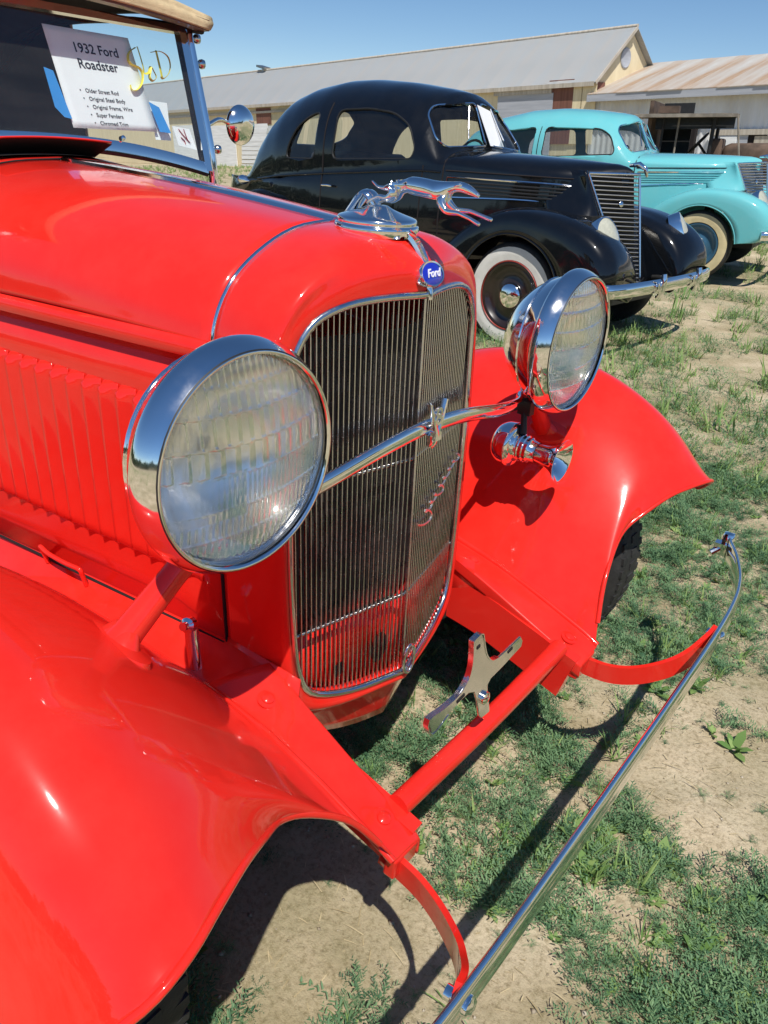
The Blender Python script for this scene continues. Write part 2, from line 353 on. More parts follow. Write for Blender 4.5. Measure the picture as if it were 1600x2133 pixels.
# hood: two top panels, centre hinge, side panels with louvres
topF = np.array([(0, 1.132), (.09, 1.124), (.16, 1.098), (.215, 1.060), (.247, 1.010), (.258, .978)])
topR = np.array([(0, 1.178), (.115, 1.171), (.205, 1.149), (.278, 1.110), (.326, 1.048), (.340, .978)])
HX0, HX1 = -.064, -.82
def hood_y(x): return .258+(.340-.258)*(HX0-x)/(HX0-HX1)
def hood_ctrl(xs, s):
    out = []
    for x in xs:
        u = (HX0-x)/(HX0-HX1); q = topF*(1-u)+topR*u
        q = q+np.array([0, .006*math.sin(math.pi*u)])
        out.append([(x, s*(y+.0015), z) for y, z in q])
    return np.array(out)
for s in (-1, 1):
    Gp = surf(hood_ctrl(np.linspace(HX0, HX1, 5), s), 34, 36)
    Gp = Gp[:, 1:]
    hp = grid('hood_panel', Gp, RED, car, flip=(s > 0), thick=.003)
    # rolled lower edge of the panel
    xs = np.linspace(HX0-.004, HX1+.004, 24)
    prof = [(-.006, -.014), (.010, -.012), (.013, -.003), (.012, .007), (.004, .014), (-.006, .014)]
    P = np.array([(x, s*hood_y(x), .968) for x in xs])
    V, F = vsweep(P if s > 0 else P, [(-a*s*-1 if False else a*(-s)*(-1), b) for a, b in prof], up=(0, 0, 1))
    T = P[1]-P[0]; 
    # sweep side vector points to T x up; make the bulge face outward
    sd = np.cross(T, [0, 0, 1.0])[1]; pr = [(a*(1 if sd*s > 0 else -1), b) for a, b in prof]
    V, F = vsweep(P, pr); add('hood_edge_roll', V, F, RED, hp, True, 50)
    # side panel
    xs = np.linspace(HX0, HX1, 8)
    G = np.array([[(x, s*(hood_y(x)-.004+.006*math.sin(math.pi*(z-.46)/.5)), z) for z in np.linspace(.470, .962, 8)] for x in xs])
    hs = grid('hood_side', G, RED, car, thick=.003)
    # louvres
    LZ0, LZ1 = .575, .878
    nz, nxl = 26, 9; wl = .036
    tz = np.linspace(0, 1, nz); tx = np.linspace(0, 1, nxl)
    endf = np.clip(np.minimum(tz, 1-tz)/.075, 0, 1); endf = np.sin(endf*np.pi/2)
    V = [];
    for a in tz:
        e = math.sin(min(1, min(a, 1-a)/.055)*math.pi/2)
        for b in tx:
            V.append((-b*wl, s*(.0155*e*(b**1.4)-.0006), (LZ1-LZ0)*a-.006*(1-e)*(0)))
    Fg = [tuple(f) for f in grid_faces(nz, nxl)]
    base = None; k = 0; x = -.105
    while x-wl > HX1+.03:
        loc = (x, s*(hood_y(x)-.004+.0065), LZ0+.012*(-x-.1))
        if base is None:
            base = add('louver', V, Fg, RED, hs, True); base.location = loc
            sd_ = base.modifiers.new('thickness', 'SOLIDIFY'); sd_.thickness = .0015
        else: base2 = sub_copy(base, hs, loc)
        x -= .0405
# hinge strip with knuckles
V, F = vsweep([(x, 0, 1.134+(1.180-1.134)*(HX0-x)/(HX0-HX1)+.006*math.sin(math.pi*(HX0-x)/(HX0-HX1))) for x in np.linspace(HX0+.004, HX1, 30)], [(-.0125, -.002), (.0125, -.002), (.009, .003), (0, .005), (-.009, .003)])
add('hood_hinge', V, F, CHROME, car, True, 40)
# chrome bead in the joint between shell and hood
jp = half(AYZ, -.062)
tube('shell_bead', sym(jp)[np.r_[NH*2-2-24:NH*2-2, 0:25]]*[1, 1.006, 1.001], .0036, CHROME, car, 8)
for s in (-1, 1): tube('seam', (jp[24:40]*[1, s*1.008, 1]), .0032, DARKGAP, car, 6)

# cowl, body tub, doors
def body_sec(x, top, w, belt=.978, low=.34, wl=None):
    wl = wl or w*.97
    return [(x, 0, top), (x, w*.34, top-.008), (x, w*.60, top-.03), (x, w*.81, top-.068), (x, w*.955, top-.125), (x, w, belt), (x, w*1.0, .80), (x, w*.995, .62), (x, wl*.97, .46), (x, wl*.93, low)]
ctrl = np.array([body_sec(HX1-.004, 1.180, .342), body_sec(-.92, 1.187, .385), body_sec(-1.02, 1.186, .43, wl=.43), body_sec(-1.10, 1.16, .465)])
for s in (1,):
    Gp = surf(ctrl, 20, 50); full = np.concatenate([mir(Gp[:, ::-1]), Gp[:, 1:]], 1)
    cowl = grid('cowl', full, RED, car, thick=.003)
tube('cowl_seam', np.concatenate([mir(cr(ctrl[0], 40)[::-1]), cr(ctrl[0], 40)[1:]])*[1, 1.004, 1.001], .0022, DARKGAP, car, 6)
# raised cowl vent lid with its dark opening
P = [onplane(x, y, (-.90, 0, 1.186), (.10, 0, 1)) for x, y in ((-60, 331), (245, 325), (232, 300), (-60, 303))]
def cz(x, y): return 1.184-.012*(abs(y)/.2)**2
op = [(-.842, -.21), (-.842, .10), (-.925, .10), (-.925, -.21)]
vl = .135
G = np.array([[(-.926+.080*u*math.cos(R(22)), y, cz(-.92, y)+.006+.080*u*math.sin(R(22))) for y in np.linspace(-vl, vl, 9)] for u in np.linspace(0, 1, 5)])
vlid = grid('cowl_vent_lid', G, RED, cowl, thick=.003); grid('lid_shade_sheet', G+[.001, 0, -.004], DARKGAP, vlid)  # added black sheet stands in for the shade under the lid
G = np.array([[(-.926+.08*u, y, cz(-.9, y)+.0035) for y in np.linspace(-vl+.006, vl-.006, 9)] for u in np.linspace(0, 1, 3)])
grid('cowl_vent_opening', G, DARKGAP, cowl)
secs = np.array([[(x, w, .978), (x, w*1.01, .86), (x, w*1.0, .66), (x, w*.96, .44), (x, w*.9, .33)] for x, w in ((-1.10, .465), (-1.35, .545), (-1.7, .61), (-2.1, .60), (-2.45, .50), (-2.62, .36))])
for s in (-1, 1):
    grid('body_side', surf(secs, 40, 16)*[1, s, 1], RED, car, thick=.004)
    tube('door_seam', [(x_, s*w_*1.004, z_) for x_, w_, z_ in ((-1.16, .488, .97), (-1.16, .49, .7), (-1.16, .475, .42))], .0025, DARKGAP, car, 6)
    lathe('door_handle', [(0, 0), (.008, 0), (.008, .03), (.006, .034), (0, .034)], (-1.62, s*.60, .86), (0, s, 0), CHROME, car, 12)
G = surf(np.array([[(-2.0, y, .985) for y in np.linspace(-.6, .6, 5)], [(-2.3, y*.9, 1.0-.05*abs(y)) for y in np.linspace(-.6, .6, 5)], [(-2.55, y*.65, .86-.05*abs(y)) for y in np.linspace(-.6, .6, 5)], [(-2.68, y*.55, .5) for y in np.linspace(-.6, .6, 5)]]), 20, 16)
grid('rear_deck', G, RED, car, thick=.004)
box('floor_pan', (-1.4, 0, .36), (2.3, .80, .03), BLACKMETAL, car)
box('seat_cushion', (-1.72, 0, .62), (.5, .98, .16), LEATHER, car, .04)
box('seat_back', (-1.96, 0, .86), (.14, 1.0, .46), LEATHER, car, .05, rot=[[math.cos(.2), 0, math.sin(.2)], [0, 1, 0], [-math.sin(.2), 0, math.cos(.2)]])
G = np.array([[(-1.10-.10*k, y, .978+.16*(1-(y/.5)**2)*(1-k*.3)-k*.12) for y in np.linspace(-.46, .46, 9)] for k in (0, .5, 1)])
grid('dashboard', G, LEATHER, car, thick=.01)

# fenders
LIP = np.array([(.367, .330, .350), (.351, .36, .404), (.335, .40, .463), (.322, .46, .515), (.322, .505, .543), (.345, .55, .575), (.370, .60, .602), (.392, .65, .612), (.412, .70, .616), (.412, .745, .602), (.380, .792, .560)])
P1 = LIP+np.array([-.014, .006, .042]); P1[:3] = [(.335, .333, .362), (.335, .365, .425), (.322, .408, .490)]; P1[9:] = [(.396, .757, .640), (.368, .806, .592)]
YJ = np.array([.335, .37, .42, .475, .53, .585, .64, .69, .735, .79, .83])
GJ = np.array([0, .12, .305, .47, .635, .775, .88, .945, .98, .9, .7])
XS = [.30, .22, .12, 0, -.14, -.30, -.46, -.64, -.84, -1.05]
ZI = [.372, .402, .428, .447, .447, .447, .435, .40, .34, .30]
ZC = [.744, .793, .834, .850, .838, .780, .692, .565, .42, .33]
ZO = [.530, .560, .602, .635, .632, .585, .495, .385, .30, .27]
ctrl = [LIP, P1]
for x, zi, zc, zo in zip(XS, ZI, ZC, ZO):
    yin = .335+max(0, (-x-.3))*.10
    ctrl.append([(x, yin+(y-.335)*(.83-yin)/.495, zi+(zc-zi)*g) for y, g in zip(YJ, GJ)])
    ctrl[-1][-1] = (x, .832, zo); ctrl[-1][-2] = (x, .796, zo+(zc-zo)*.78)
ctrl = np.array([np.array(r, float) for r in ctrl]); ctrl[1] = .5*(ctrl[0]+ctrl[2])+np.array([.006, 0, .008])*np.array([.5, .8, 1.2, 1.7, 1.9, 1.8, 1.6, 1.3, 1.1, 1, 1])[:, None]
FG = surf(ctrl, 100, 76)
for _ in range(190):
    A_ = FG.copy(); A_[1:-1, 1:-1] = .5*FG[1:-1, 1:-1]+.125*(FG[2:, 1:-1]+FG[:-2, 1:-1]+FG[1:-1, 2:]+FG[1:-1, :-2]); FG = A_
for s in (-1, 1):
    G = FG*[1, s, 1]
    fe = grid('front_fender', G, RED, car, flip=(s < 0), thick=.003)
    edge = np.vstack([G[0, 6:], G[1:, -1]])
    tube('fender_bead', edge[::2], .0048, RED, fe, 8)
    # running board and rear fender
    box('running_board', (-1.62, s*.67, .285), (1.1, .25, .03), RUBBER, car, .008)
    ctl = []
    for a in np.linspace(-20, 200, 12):
        cx, cz_ = -2.74+.46*math.cos(R(a)), .37+.46*math.sin(R(a))
        ex, ez = -2.74+.40*math.cos(R(a)), .37+.40*math.sin(R(a))
        ctl.append([(cx, s*.50, max(.3, cz_-.02)), (cx, s*.62, max(.3, cz_)), (cx*.9+ex*.1, s*.72, max(.3, cz_*.9+ez*.1)), (ex, s*.79, max(.29, ez))])
    grid('rear_fender', surf(np.array(ctl), 40, 16), RED, car, flip=(s < 0), thick=.004)

# wheels
def wheel(parent, x, y, z, s, R0, wd, rimr, tyremat, wallmat, rimmat, hubmat, tread=True, wall=(.62, .93), seg=56, spokes=0):
    t = empty('wheel', (x, y, z)); t.parent = parent; del_keys = None
    h = wd/2
    prof = [(rimr, -h*.8), (rimr*1.05, -h*.95), (R0*.80, -h), (R0*.93, -h*.92), (R0*.985, -h*.7), (R0, -h*.35), (R0, h*.35), (R0*.985, h*.7), (R0*.93, h*.92), (R0*.80, h), (rimr*1.05, h*.95), (rimr, h*.8)]
    ty = lathe('tyre', cr(prof, 34), (0, 0, 0), (0, 1, 0), tyremat, t, seg, None)
    if tread:
        mb = MB()
        for k in range(64):
            a = 2*math.pi*k/64
            for q, off in ((-1, 0), (1, .5), (0, .25)):
                aa = a+off*2*math.pi/64
                rot = np.array([[math.cos(aa), 0, -math.sin(aa)], [0, 1, 0], [math.sin(aa), 0, math.cos(aa)]])
                V, F = vbox((0, 0, 0), (.017, h*.42, .008)); V = (V+[0, q*h*.52, R0-.001-.004*abs(q)]) @ rot.T
                mb.put(V, F)
        mb.build('tread', tyremat, ty, False)
    if wallmat:
        o = []
        for rr in np.linspace(rimr*1.06, R0*wall[1], 9):
            u = np.interp(rr, [rimr*1.05, R0*.80, R0*.93], [h*.95, h, h*.92]); o.append((rr, s*(u+.004)))
        lathe('whitewall', o, (0, 0, 0), (0, 1, 0), wallmat, ty, seg, None)
    rm = lathe('rim', [(rimr*1.02, s*h*.9), (rimr*.98, s*h*.98), (rimr*.92, s*h*.85), (rimr*.86, s*h*.55), (rimr*.72, s*h*.40), (rimr*.45, s*h*.50), (rimr*.38, s*h*.62), (0, s*h*.66)], (0, 0, 0), (0, 1, 0), rimmat, t, 40, None)
    lathe('hubcap', [(rimr*.40, s*h*.60), (rimr*.40, s*h*.85), (rimr*.34, s*h*1.05), (rimr*.18, s*h*1.18), (0, s*h*1.22)], (0, 0, 0), (0, 1, 0), hubmat, t, 28, None)
    lathe('rim_back', [(0, -s*h*.2), (rimr*.9, -s*h*.2), (rimr*1.0, -s*h*.8)], (0, 0, 0), (0, 1, 0), BLACKMETAL, t, 24, None)
    return t
for s in (-1, 1):
    wheel(car, -.06, s*.685, .358, s, .358, .150, .235, RUBBER, None, RED, CHROME)
    wheel(car, -2.74, s*.70, .358, s, .358, .155, .235, RUBBER, None, RED, CHROME, tread=False)
# axle, springs, rails
tube('front_axle', cr([(-.06, -.63, .36), (-.05, -.45, .33), (-.03, -.25, .27), (-.03, .25, .27), (-.05, .45, .33), (-.06, .63, .36)], 30), .026, BLACKMETAL, car, 10)
sweep('leaf_spring', cr([(.02, -.42, .30), (.02, -.2, .33), (.02, 0, .345), (.02, .2, .33), (.02, .42, .30)], 24), [(-.03, -.012), (.03, -.012), (.03, .012), (-.03, .012)], BLACKMETAL, car)
for s in (-1, 1):
    P = cr([(.352, s*.268, .325), (.22, s*.272, .36), (.10, s*.275, .385), (-.2, s*.29, .40), (-.8, s*.36, .38), (-1.6, s*.42, .36), (-2.6, s*.42, .42)], 50)
    sweep('frame_rail', P, [(-.012, -.075), (.012, -.075), (.012, .028), (-.012, .028)], RED, car)
    # horn cover: the flat flange between rail and fender
    a = np.array([(.040, .258, .478), (.15, .264, .432), (.25, .267, .388), (.345, .269, .348), (.366, .272, .338)])
    b = np.array([(-.01, .344, .456), (.12, .336, .433), (.23, .333, .400), (.335, .332, .362), (.368, .331, .346)])
    rw = np.stack([a+[0, 0, -.030], a+[0, -.001, -.006], a+[0, .003, 0], a*.5+b*.5+[0, 0, .004], b+[0, -.004, .003], b+[0, .004, .006]])*[1, s, 1]
    hc = grid('frame_horn_cover', surf(rw, 22, 30), RED, car, thick=.004, flip=(s > 0))
    for k in (.14, .70):
        q = (a*.5+b*.5); q = np.array([np.interp(k, np.linspace(0, 1, 5), q[:, i]) for i in range(3)])*[1, s, 1]
        lathe('cover_bolt', [(.017, .0), (.017, .0025), (.011, .004), (.0105, .0065), (.006, .0095), (0, .0105)], q+[0, 0, .005], (.33, 0, .95), RED, hc, 20)
    tube('cover_bead', (b+[0, .006, .008])*[1, s, 1], .006, RED, hc, 8)
    cap = np.array([(.367, .270, .338), (.369, .331, .345), (.366, .331, .305), (.362, .270, .300)])*[1, s, 1]
    prism('horn_end', cap, (-.02, 0, 0), RED, car, .004)
    # splash apron from hood bottom to the fender
    G = np.array([[(x, s*(hood_y(x)-.012), .474), ] + [(x, s*(hood_y(x)-.012+(yo-hood_y(x)+.012)*u), .474+(zo-.474)*u-.004*math.sin(math.pi*u)) for u in (.3, .65, 1)] for x, yo, zo in [(.05, .345, .448), (-.06, .345, .452), (-.14, .345, .452), (-.30, .345, .452), (-.46, .358, .44), (-.64, .375, .405), (-.82, .395, .35)]])
    grid('splash_apron', surf(G, 24, 10), RED, car, thick=.003)
    tube('apron_seam', [(x, s*(hood_y(x)+.003), .468) for x in np.linspace(HX0, HX1, 12)], .003, DARKGAP, car, 6)
    G = np.array([[(x, s*y, z) for y, z in ((.256, .48), (.264, .42), (.270, .32))] for x in (-.06, .0, .06, .11)])
    grid('inner_apron', G, RED, car, thick=.003)
    # hood latch handle on the apron
    P = cr([(-.40, s*.312, .462), (-.398, s*.318, .488), (-.40, s*.322, .502), (-.44, s*.325, .500), (-.50, s*.326, .498), (-.53, s*.325, .502), (-.532, s*.320, .486), (-.53, s*.315, .462)], 30)
    tube('hood_latch', P, .0045, RED, car, 8)
# chrome brace beside the shell on the near side and far side
for s in (-1, 1):
    br = MB()
    br.put(*vtube(cr([(-.075, s*.318, .535), (-.07, s*.322, .50), (-.06, s*.326, .46), (-.055, s*.33, .435)], 14), [[.011, .006]]*14, 10))
    br.put(*vlathe([(0, 0), (.013, 0), (.013, .012), (.007, .016), (.007, .024), (0, .024)], (-.075, s*.318, .53), (.3, s*1, .4), 14))
    br.put(*vlathe([(0, 0), (.012, 0), (.012, .010), (0, .012)], (-.05, s*.333, .438), (.2, s*.3, 1), 14))
    br.build('hood_hold_down', CHROME, car)

# spreader bar, number plate bracket
tube('spreader_bar', cr([(.318, -.262, .362), (.322, 0, .362), (.318, .262, .362)], 12), .0185, RED, car, 18)
XB = .337
def yz(x, y): p = pxX(XB, x, y); return p
out = [(982, 1334), (1000, 1318), (1004, 1330), (1006, 1345), (1010, 1362), (1020, 1374), (1034, 1368), (1052, 1352), (1081, 1324), (1085, 1332), (1082, 1345), (1066, 1362), (1045, 1385), (1018, 1412), (1012, 1424), (1012, 1445), (1016, 1470), (1016, 1480), (999, 1494), (994, 1490), (990, 1462), (984, 1440), (972, 1442), (955, 1458), (930, 1486), (896, 1528), (888, 1500), (920, 1475), (950, 1448), (966, 1424), (976, 1400), (981, 1370)]
pts = np.array([yz(*p) for p in out])
pb = prism('number_plate_bracket', pts, (.004, 0, 0), WORN, car, .0012)
edge = np.vstack([pts, pts[:1]])
for a, b in ((0, 7), (24, 32)):
    seg_ = np.vstack([pts[a:b]]) if b < 32 else np.vstack([pts[a:], pts[:1]])
    sweep('bracket_flange', cr(seg_, 24), [(-.001, -.004), (.001, -.004), (.001, .005), (-.001, .005)], WORN, pb, up=(1, 0, 0))
for p, ln in (((955, 1452), .02), ((1058, 1352), .014), ((992, 1345), .008)):
    q = yz(*p)+[.0045, 0, 0]; V, F = vbox(q, (.0012, ln, .005), rot=[[1, 0, 0], [0, .99, -.12], [0, .12, .99]]); add('slot', V, F, DARKGAP, pb, False)
q = yz(1003, 1450)+[.004, 0, 0]; lathe('bracket_bolt', [(.011, 0), (.011, .005), (.006, .008), (0, .009)], q, (1, 0, 0), CHROME, pb, 16)

# bumper
BP = [(.455, -.885), (.470, -.852), (.500, -.79), (.534, -.69), (.552, -.58), (.560, -.40), (.562, 0)]
BP = BP+[(x, -y) for x, y in BP[-2::-1]]
P = cr([(x, y, .402) for x, y in BP], 130)
prof = [(-.0055, -.0195), (-.003, -.0225), (.0, -.0225), (.004, -.018), (.0065, -.008), (.0048, -.002), (.0048, .002), (.0065, .008), (.004, .018), (.0, .0225), (-.003, .0225), (-.0055, .0195)]
T = P[66]-P[65]; sd = np.cross(T, [0, 0, 1.0])[0]
bm_ = sweep('bumper_bar', P, [(a*(1 if sd > 0 else -1), b*1.22) for a, b in prof], CHROME, car, sharp=80)
for s in (-1, 1):
    mb = MB(); mb.put(*vlathe([(0, 0), (.014, 0), (.017, .006), (.017, .026), (.012, .034), (0, .037)], (.455, s*.882, .400), (0, 0, 1), 18))
    mb.put(*vbox((.446, s*.868, .396), (.03, .022, .03))); mb.put(*vtube([(.45, s*.87, .40), (.43, s*.845, .385)], .008, 10))
    mb.build('bumper_end_clamp', CHROME, bm_, sharp=35)
    IR = np.array([(.330, .312, .318), (.356, .312, .314), (.400, .318, .313), (.437, .332, .317), (.473, .354, .328), (.507, .383, .346), (.530, .413, .367), (.545, .441, .392), (.552, .468, .408)])*[1, s, 1]
    ir = sweep('bumper_iron', cr(IR, 40), [(-.0045, -.020), (.0045, -.020), (.0045, .020), (-.0045, .020)], RED, car)
    lathe('bumper_bolt', [(0, -.012), (.009, -.012), (.009, -.004), (.006, -.004), (.006, .012), (.013, .012), (.013, .018), (.008, .023), (0, .024)], (.549, s*.462, .403), (.97, s*-.1, 0), CHROME, ir, 16)
    lathe('iron_bolt', [(.011, 0), (.011, .006), (0, .009)], (.345, s*.317, .318), (0, s, 0), RED, ir, 12)

# ------------------------------------------------------------------ headlamps
def lamp_glass():
    m, n, l, b = newmat('fluted_lens'); out = n['Material Output']; n.remove(b)
    g = n.new('ShaderNodeBsdfGlass'); g.inputs['IOR'].default_value = 1.42; g.inputs['Roughness'].default_value = 0.0; g.inputs[0].default_value = (1, 1, 1, 1)
    t = n.new('ShaderNodeBsdfTransparent'); t.inputs[0].default_value = (.99, .99, .99, 1)
    mx = n.new('ShaderNodeMixShader'); mx.inputs[0].default_value = 0.42
    l.new(g.outputs[0], mx.inputs[1]); l.new(t.outputs[0], mx.inputs[2])
    df = n.new('ShaderNodeBsdfDiffuse'); df.inputs[0].default_value = (.72, .72, .70, 1)
    m2 = n.new('ShaderNodeMixShader'); m2.inputs[0].default_value = 0.02; l.new(mx.outputs[0], m2.inputs[1]); l.new(df.outputs[0], m2.inputs[2]); l.new(m2.outputs[0], out.inputs[0]); return m
LENS = lamp_glass()
HLX, HLY, HLZ, HLR = .180, .414, .918, .1245
def lens_mesh():
    """front smooth dome, back with vertical flutes in bands divided by slightly curved ridges"""
    n = 200; a = np.linspace(-1, 1, n); U, V = np.meshgrid(a, a, indexing='ij')
    m = np.maximum(abs(U), abs(V))+1e-9; r = np.hypot(U, V)+1e-9
    u, v = U*m/r, V*m/r                                              # square grid mapped to a disc
    rr = np.hypot(u, v); y = u*HLR; z = v*HLR
    front = .016*(1-rr**2)
    vb = v-.07*(u*u)
    bands = [(-9, -.62, .010, .0012), (-.62, -.34, .0085, .0016), (-.34, -.02, .007, .0016), (-.02, .25, .020, .0042), (.25, .52, .016, .0034), (.52, .74, .013, .0024), (.74, 9, .009, .0016)]
    d = np.zeros_like(u)
    for b0, b1, w, amp in bands:
        k = (vb >= b0) & (vb < b1)
        d = np.where(k, amp*np.abs(np.sin(np.pi*y/w)), d)
        if b0 > -8: d = d+.0030*np.exp(-((vb-b0)/.012)**2)
    clear = (vb < .0) & (vb > -.45) & (u < -.1)
    d = np.where(clear, d*.15, d)
    back = front-.0045; front = front+(d-.0012)*.55*np.clip((1-rr)*14, 0, 1)
    A = np.stack([front, y, z], -1).reshape(-1, 3); Bk = np.stack([back, y, z], -1).reshape(-1, 3)
    F = grid_faces(n, n); F2 = grid_faces(n, n, flip=True)+n*n
    rim = np.concatenate([np.arange(n), np.arange(1, n)*n+n-1, (n-1)*n+np.arange(n-2, -1, -1), np.arange(n-2, 0, -1)*n])
    q = [(rim[i], rim[(i+1) % len(rim)], rim[(i+1) % len(rim)]+n*n, rim[i]+n*n) for i in range(len(rim))]
    return np.vstack([A, Bk]), [tuple(f) for f in F]+[tuple(f) for f in F2]+q
LV, LF = lens_mesh()
for s in (-1, 1):
    hl = empty('headlamp', (HLX, s*HLY, HLZ), 0); hl.parent = car
    hl.rotation_euler = (0, 0, 0)
    ax = (1, 0, 0)
    lathe('bucket', cr([(.1285, -.018), (.1265, -.028), (.1220, -.042), (.1140, -.060), (.1010, -.082), (.0830, -.103), (.0600, -.120), (.0340, -.131), (.0130, -.135), (0.0005, -.136)], 40), (0, 0, 0), ax, CHROME, hl, 72, None)
    rim = lathe('lamp_rim', cr([(.1215, .010), (.1235, .0125), (.1260, .0125), (.1285, .009), (.1325, .002), (.1362, -.007), (.1378, -.015), (.1368, -.022), (.1325, -.026), (.1290, -.025)], 36), (0, 0, 0), ax, CHROME, hl, 80, None)
    lathe('rim_groove', [(.1266, .0126), (.1276, .0110)], (0, 0, 0), ax, BLACKMETAL, rim, 64, None)
    lathe('lens_gasket', [(.1215, .006), (.1228, .003), (.1228, -.008), (.119, -.006)], (0, 0, 0), ax, WORN, hl, 64, None)
    lathe('reflector', cr([(.1185, -.004), (.105, -.023), (.088, -.041), (.066, -.058), (.042, -.069), (.022, -.075), (.010, -.077)], 30), (0, 0, 0), ax, REFLECTOR, hl, 64, None)
    bl = lathe('bulb', cr([(.010, -.077), (.010, -.060), (.013, -.053), (.014, -.044), (.010, -.036), (.0005, -.033)], 20), (0, 0, 0), ax, window_glass('bulb_glass', (.95, .95, .92)) if s < 0 else MATS['bulb_glass'], hl, 20, None)
    if s < 0: lens0 = add('lens', LV, LF, LENS, hl, True)
    else: sub_copy(lens0, hl)
    # bucket trim spear and rear seam
    tube('bucket_seam', [(-.060, .1150*math.cos(t), .1150*math.sin(t)) for t in np.linspace(0, 2*np.pi, 48, endpoint=False)], .0018, CHROME, hl, 6, closed=True)
    # stand on the fender
    st = MB()
    P0 = np.array((.085, s*.541, .690)); P1_ = np.array((.105, s*.425, .795))
    d = (P1_-P0)/np.linalg.norm(P1_-P0)
    st.put(*vtube([P0-d*.01, P0+d*.02, P0+d*.10, P1_-d*.05, P1_+d*.02], [.024, .0195, .0165, .0165, .020], 18))
    st.build('headlamp_stand', RED, car)
    nrm = np.array([.10, -s*.60, .79]); nrm /= np.linalg.norm(nrm)
    x_ = np.array([1.0, 0, 0]); x_ -= nrm*(x_ @ nrm); x_ /= np.linalg.norm(x_); y_ = np.cross(nrm, x_)
    t = np.linspace(0, 2*np.pi, 40, endpoint=False); V = []
    for sc, h in ((1, -.012), (1, .004), (.93, .009), (.55, .013), (.36, .028), (.30, .03)):
        V += [P0-d*.004+x_*(.058*sc*math.cos(a))+y_*(.034*sc*math.sin(a))+nrm*h for a in t]
    add('stand_base', V, [tuple(f) for f in grid_faces(6, 40, True)], RED, car, True, 40)
# headlamp bar, emblem
PB = cr([(.085, -.405, .795), (.105, -.36, .795), (.125, -.25, .812), (.138, -.11, .838), (.140, 0, .846), (.138, .11, .838), (.125, .25, .812), (.105, .36, .795), (.085, .405, .795)], 60)
tube('headlamp_bar', PB, [[.0075, .0125]]*60, CHROME, car, 14)
em = empty('vee_eight_emblem', (.150, 0, .835)); em.parent = car
mb = MB()
for a, b in (((0, 0), (-.021, .056)), ((0, 0), (.021, .056))):
    mb.put(*vtube([(.008, a[0], a[1]), (.006, b[0]*.5, b[1]*.5), (.004, b[0], b[1])], [[.0045, .0045], [.005, .004], [.0055, .003]], 8))
mb.put(*vbox((.006, 0, .0), (.010, .016, .014)))
mb.build('letter_vee', CHROME, em)
text_mesh('figure_eight', '8', .040, CHROME, basis((.009, -.0115, .020), (0, 1, 0), (0, 0, 1)), em, ext=.002, bold=.0006)
tube('emblem_foot', [(0, 0, .0), (.0, 0, -.012), (-.004, 0, -.02)], [.010, .008, .006], CHROME, em, 10)
# chrome script across the far half of the grille
sp = np.linspace(0, 1, 240); scr = []
pa, pb_ = (868, 1090), (948, 945)
p0, p1 = np.array(pa), np.array(pb_); dr = (p1-p0)/np.linalg.norm(p1-p0); nr_ = np.array([-dr[1], dr[0]])*-1
def script_point(q):
    y = .10
    for _ in range(12): p = pxX(gx(y, .6)+.004, *q); y = p[1]
    return p+np.array([.002, 0, 0])
SP = []
loops = [(1.9, 1.5), (.8, 1.0), (.75, .9), (1.5, 1.0), (.75, .9), (.8, 1.0), (.7, .9), (1.2, .8)]
tot = sum(w for _, w in loops); a0 = 0.0; Lp = np.linalg.norm(p1-p0)
for am, wd_ in loops:
    for ph in np.linspace(0, 2*np.pi, 22, endpoint=False):
        al = (a0+wd_*ph/(2*np.pi))/tot*Lp-math.sin(ph)*wd_/tot*Lp*.30; ac = am*9.5*(1-math.cos(ph))/2*(1-.3*a0/tot)
        SP.append(script_point(p0+dr*(al+ac*.35)+nr_*(-ac)))
    a0 += wd_
tube('grille_script', SP, .0019, simple('script_silver', (.88, .88, .88), rough=.30, metal=1.0), shell, 6)

# ------------------------------------------------------------------ radiator cap, strip, badge, leaping greyhound
cap = lathe('radiator_cap', cr([(.062, -.012), (.064, -.004), (.063, .001), (.060, .003), (.0605, .007), (.058, .011), (.050, .014), (.036, .018), (.022, .023), (.014, .027), (.0005, .028)], 40), (.018, 0, 1.134), (.03, 0, 1), CHROME, car, 56, None)
V = []
fin = cr([(-.045, 1.142), (-.036, 1.152), (-.024, 1.164), (-.012, 1.176), (-.002, 1.182), (.008, 1.177), (.014, 1.166), (.018, 1.152)], 26)
mb = MB(); mb.put(*vtube([(x, 0, z-.006) for x, z in fin], [[.007+.009*math.sin(math.pi*k/25), .006] for k in range(26)], 12))
mb.build('cap_fin', CHROME, cap)
SPN = [(.060, 1.131), (.080, 1.122), (.094, 1.110), (.104, 1.096), (.110, 1.084)]
sweep('nose_strip', cr([(x+.004, 0, z+.003) for x, z in SPN], 20), [(-.008, -.004), (.008, -.004), (.007, .002), (0, .006), (-.007, .002)], CHROME, car, up=(1, 0, 1))
bn = np.array([.93, 0, .36]); bn /= np.linalg.norm(bn); bu = np.array([-.36, 0, .93]); bo = np.array([.1225, 0, 1.075])
t = np.linspace(0, 2*np.pi, 40, endpoint=False)
def oval(a, b, h): return [bo+np.array([0, 1, 0])*(a*math.cos(k))+bu*(b*math.sin(k)*(1 if math.sin(k) < 0 else 1.12))+bn*h for k in t]
V = []; 
for a, b, h in ((.027, .0165, -.010), (.0285, .018, .002), (.0275, .017, .005), (.0252, .0150, .0045)): V += oval(a, b, h)
bd = add('nose_badge', V, [tuple(f) for f in grid_faces(4, 40, True)], CHROME, car, True, 40)
V = []
for a, b, h in ((.0253, .0151, .0040), (.017, .0098, .0062), (.0005, .0005, .0066)): V += oval(a, b, h)
add('badge_enamel', V, [tuple(f) for f in grid_faces(3, 40, True)], BLUEENAMEL, bd, True)
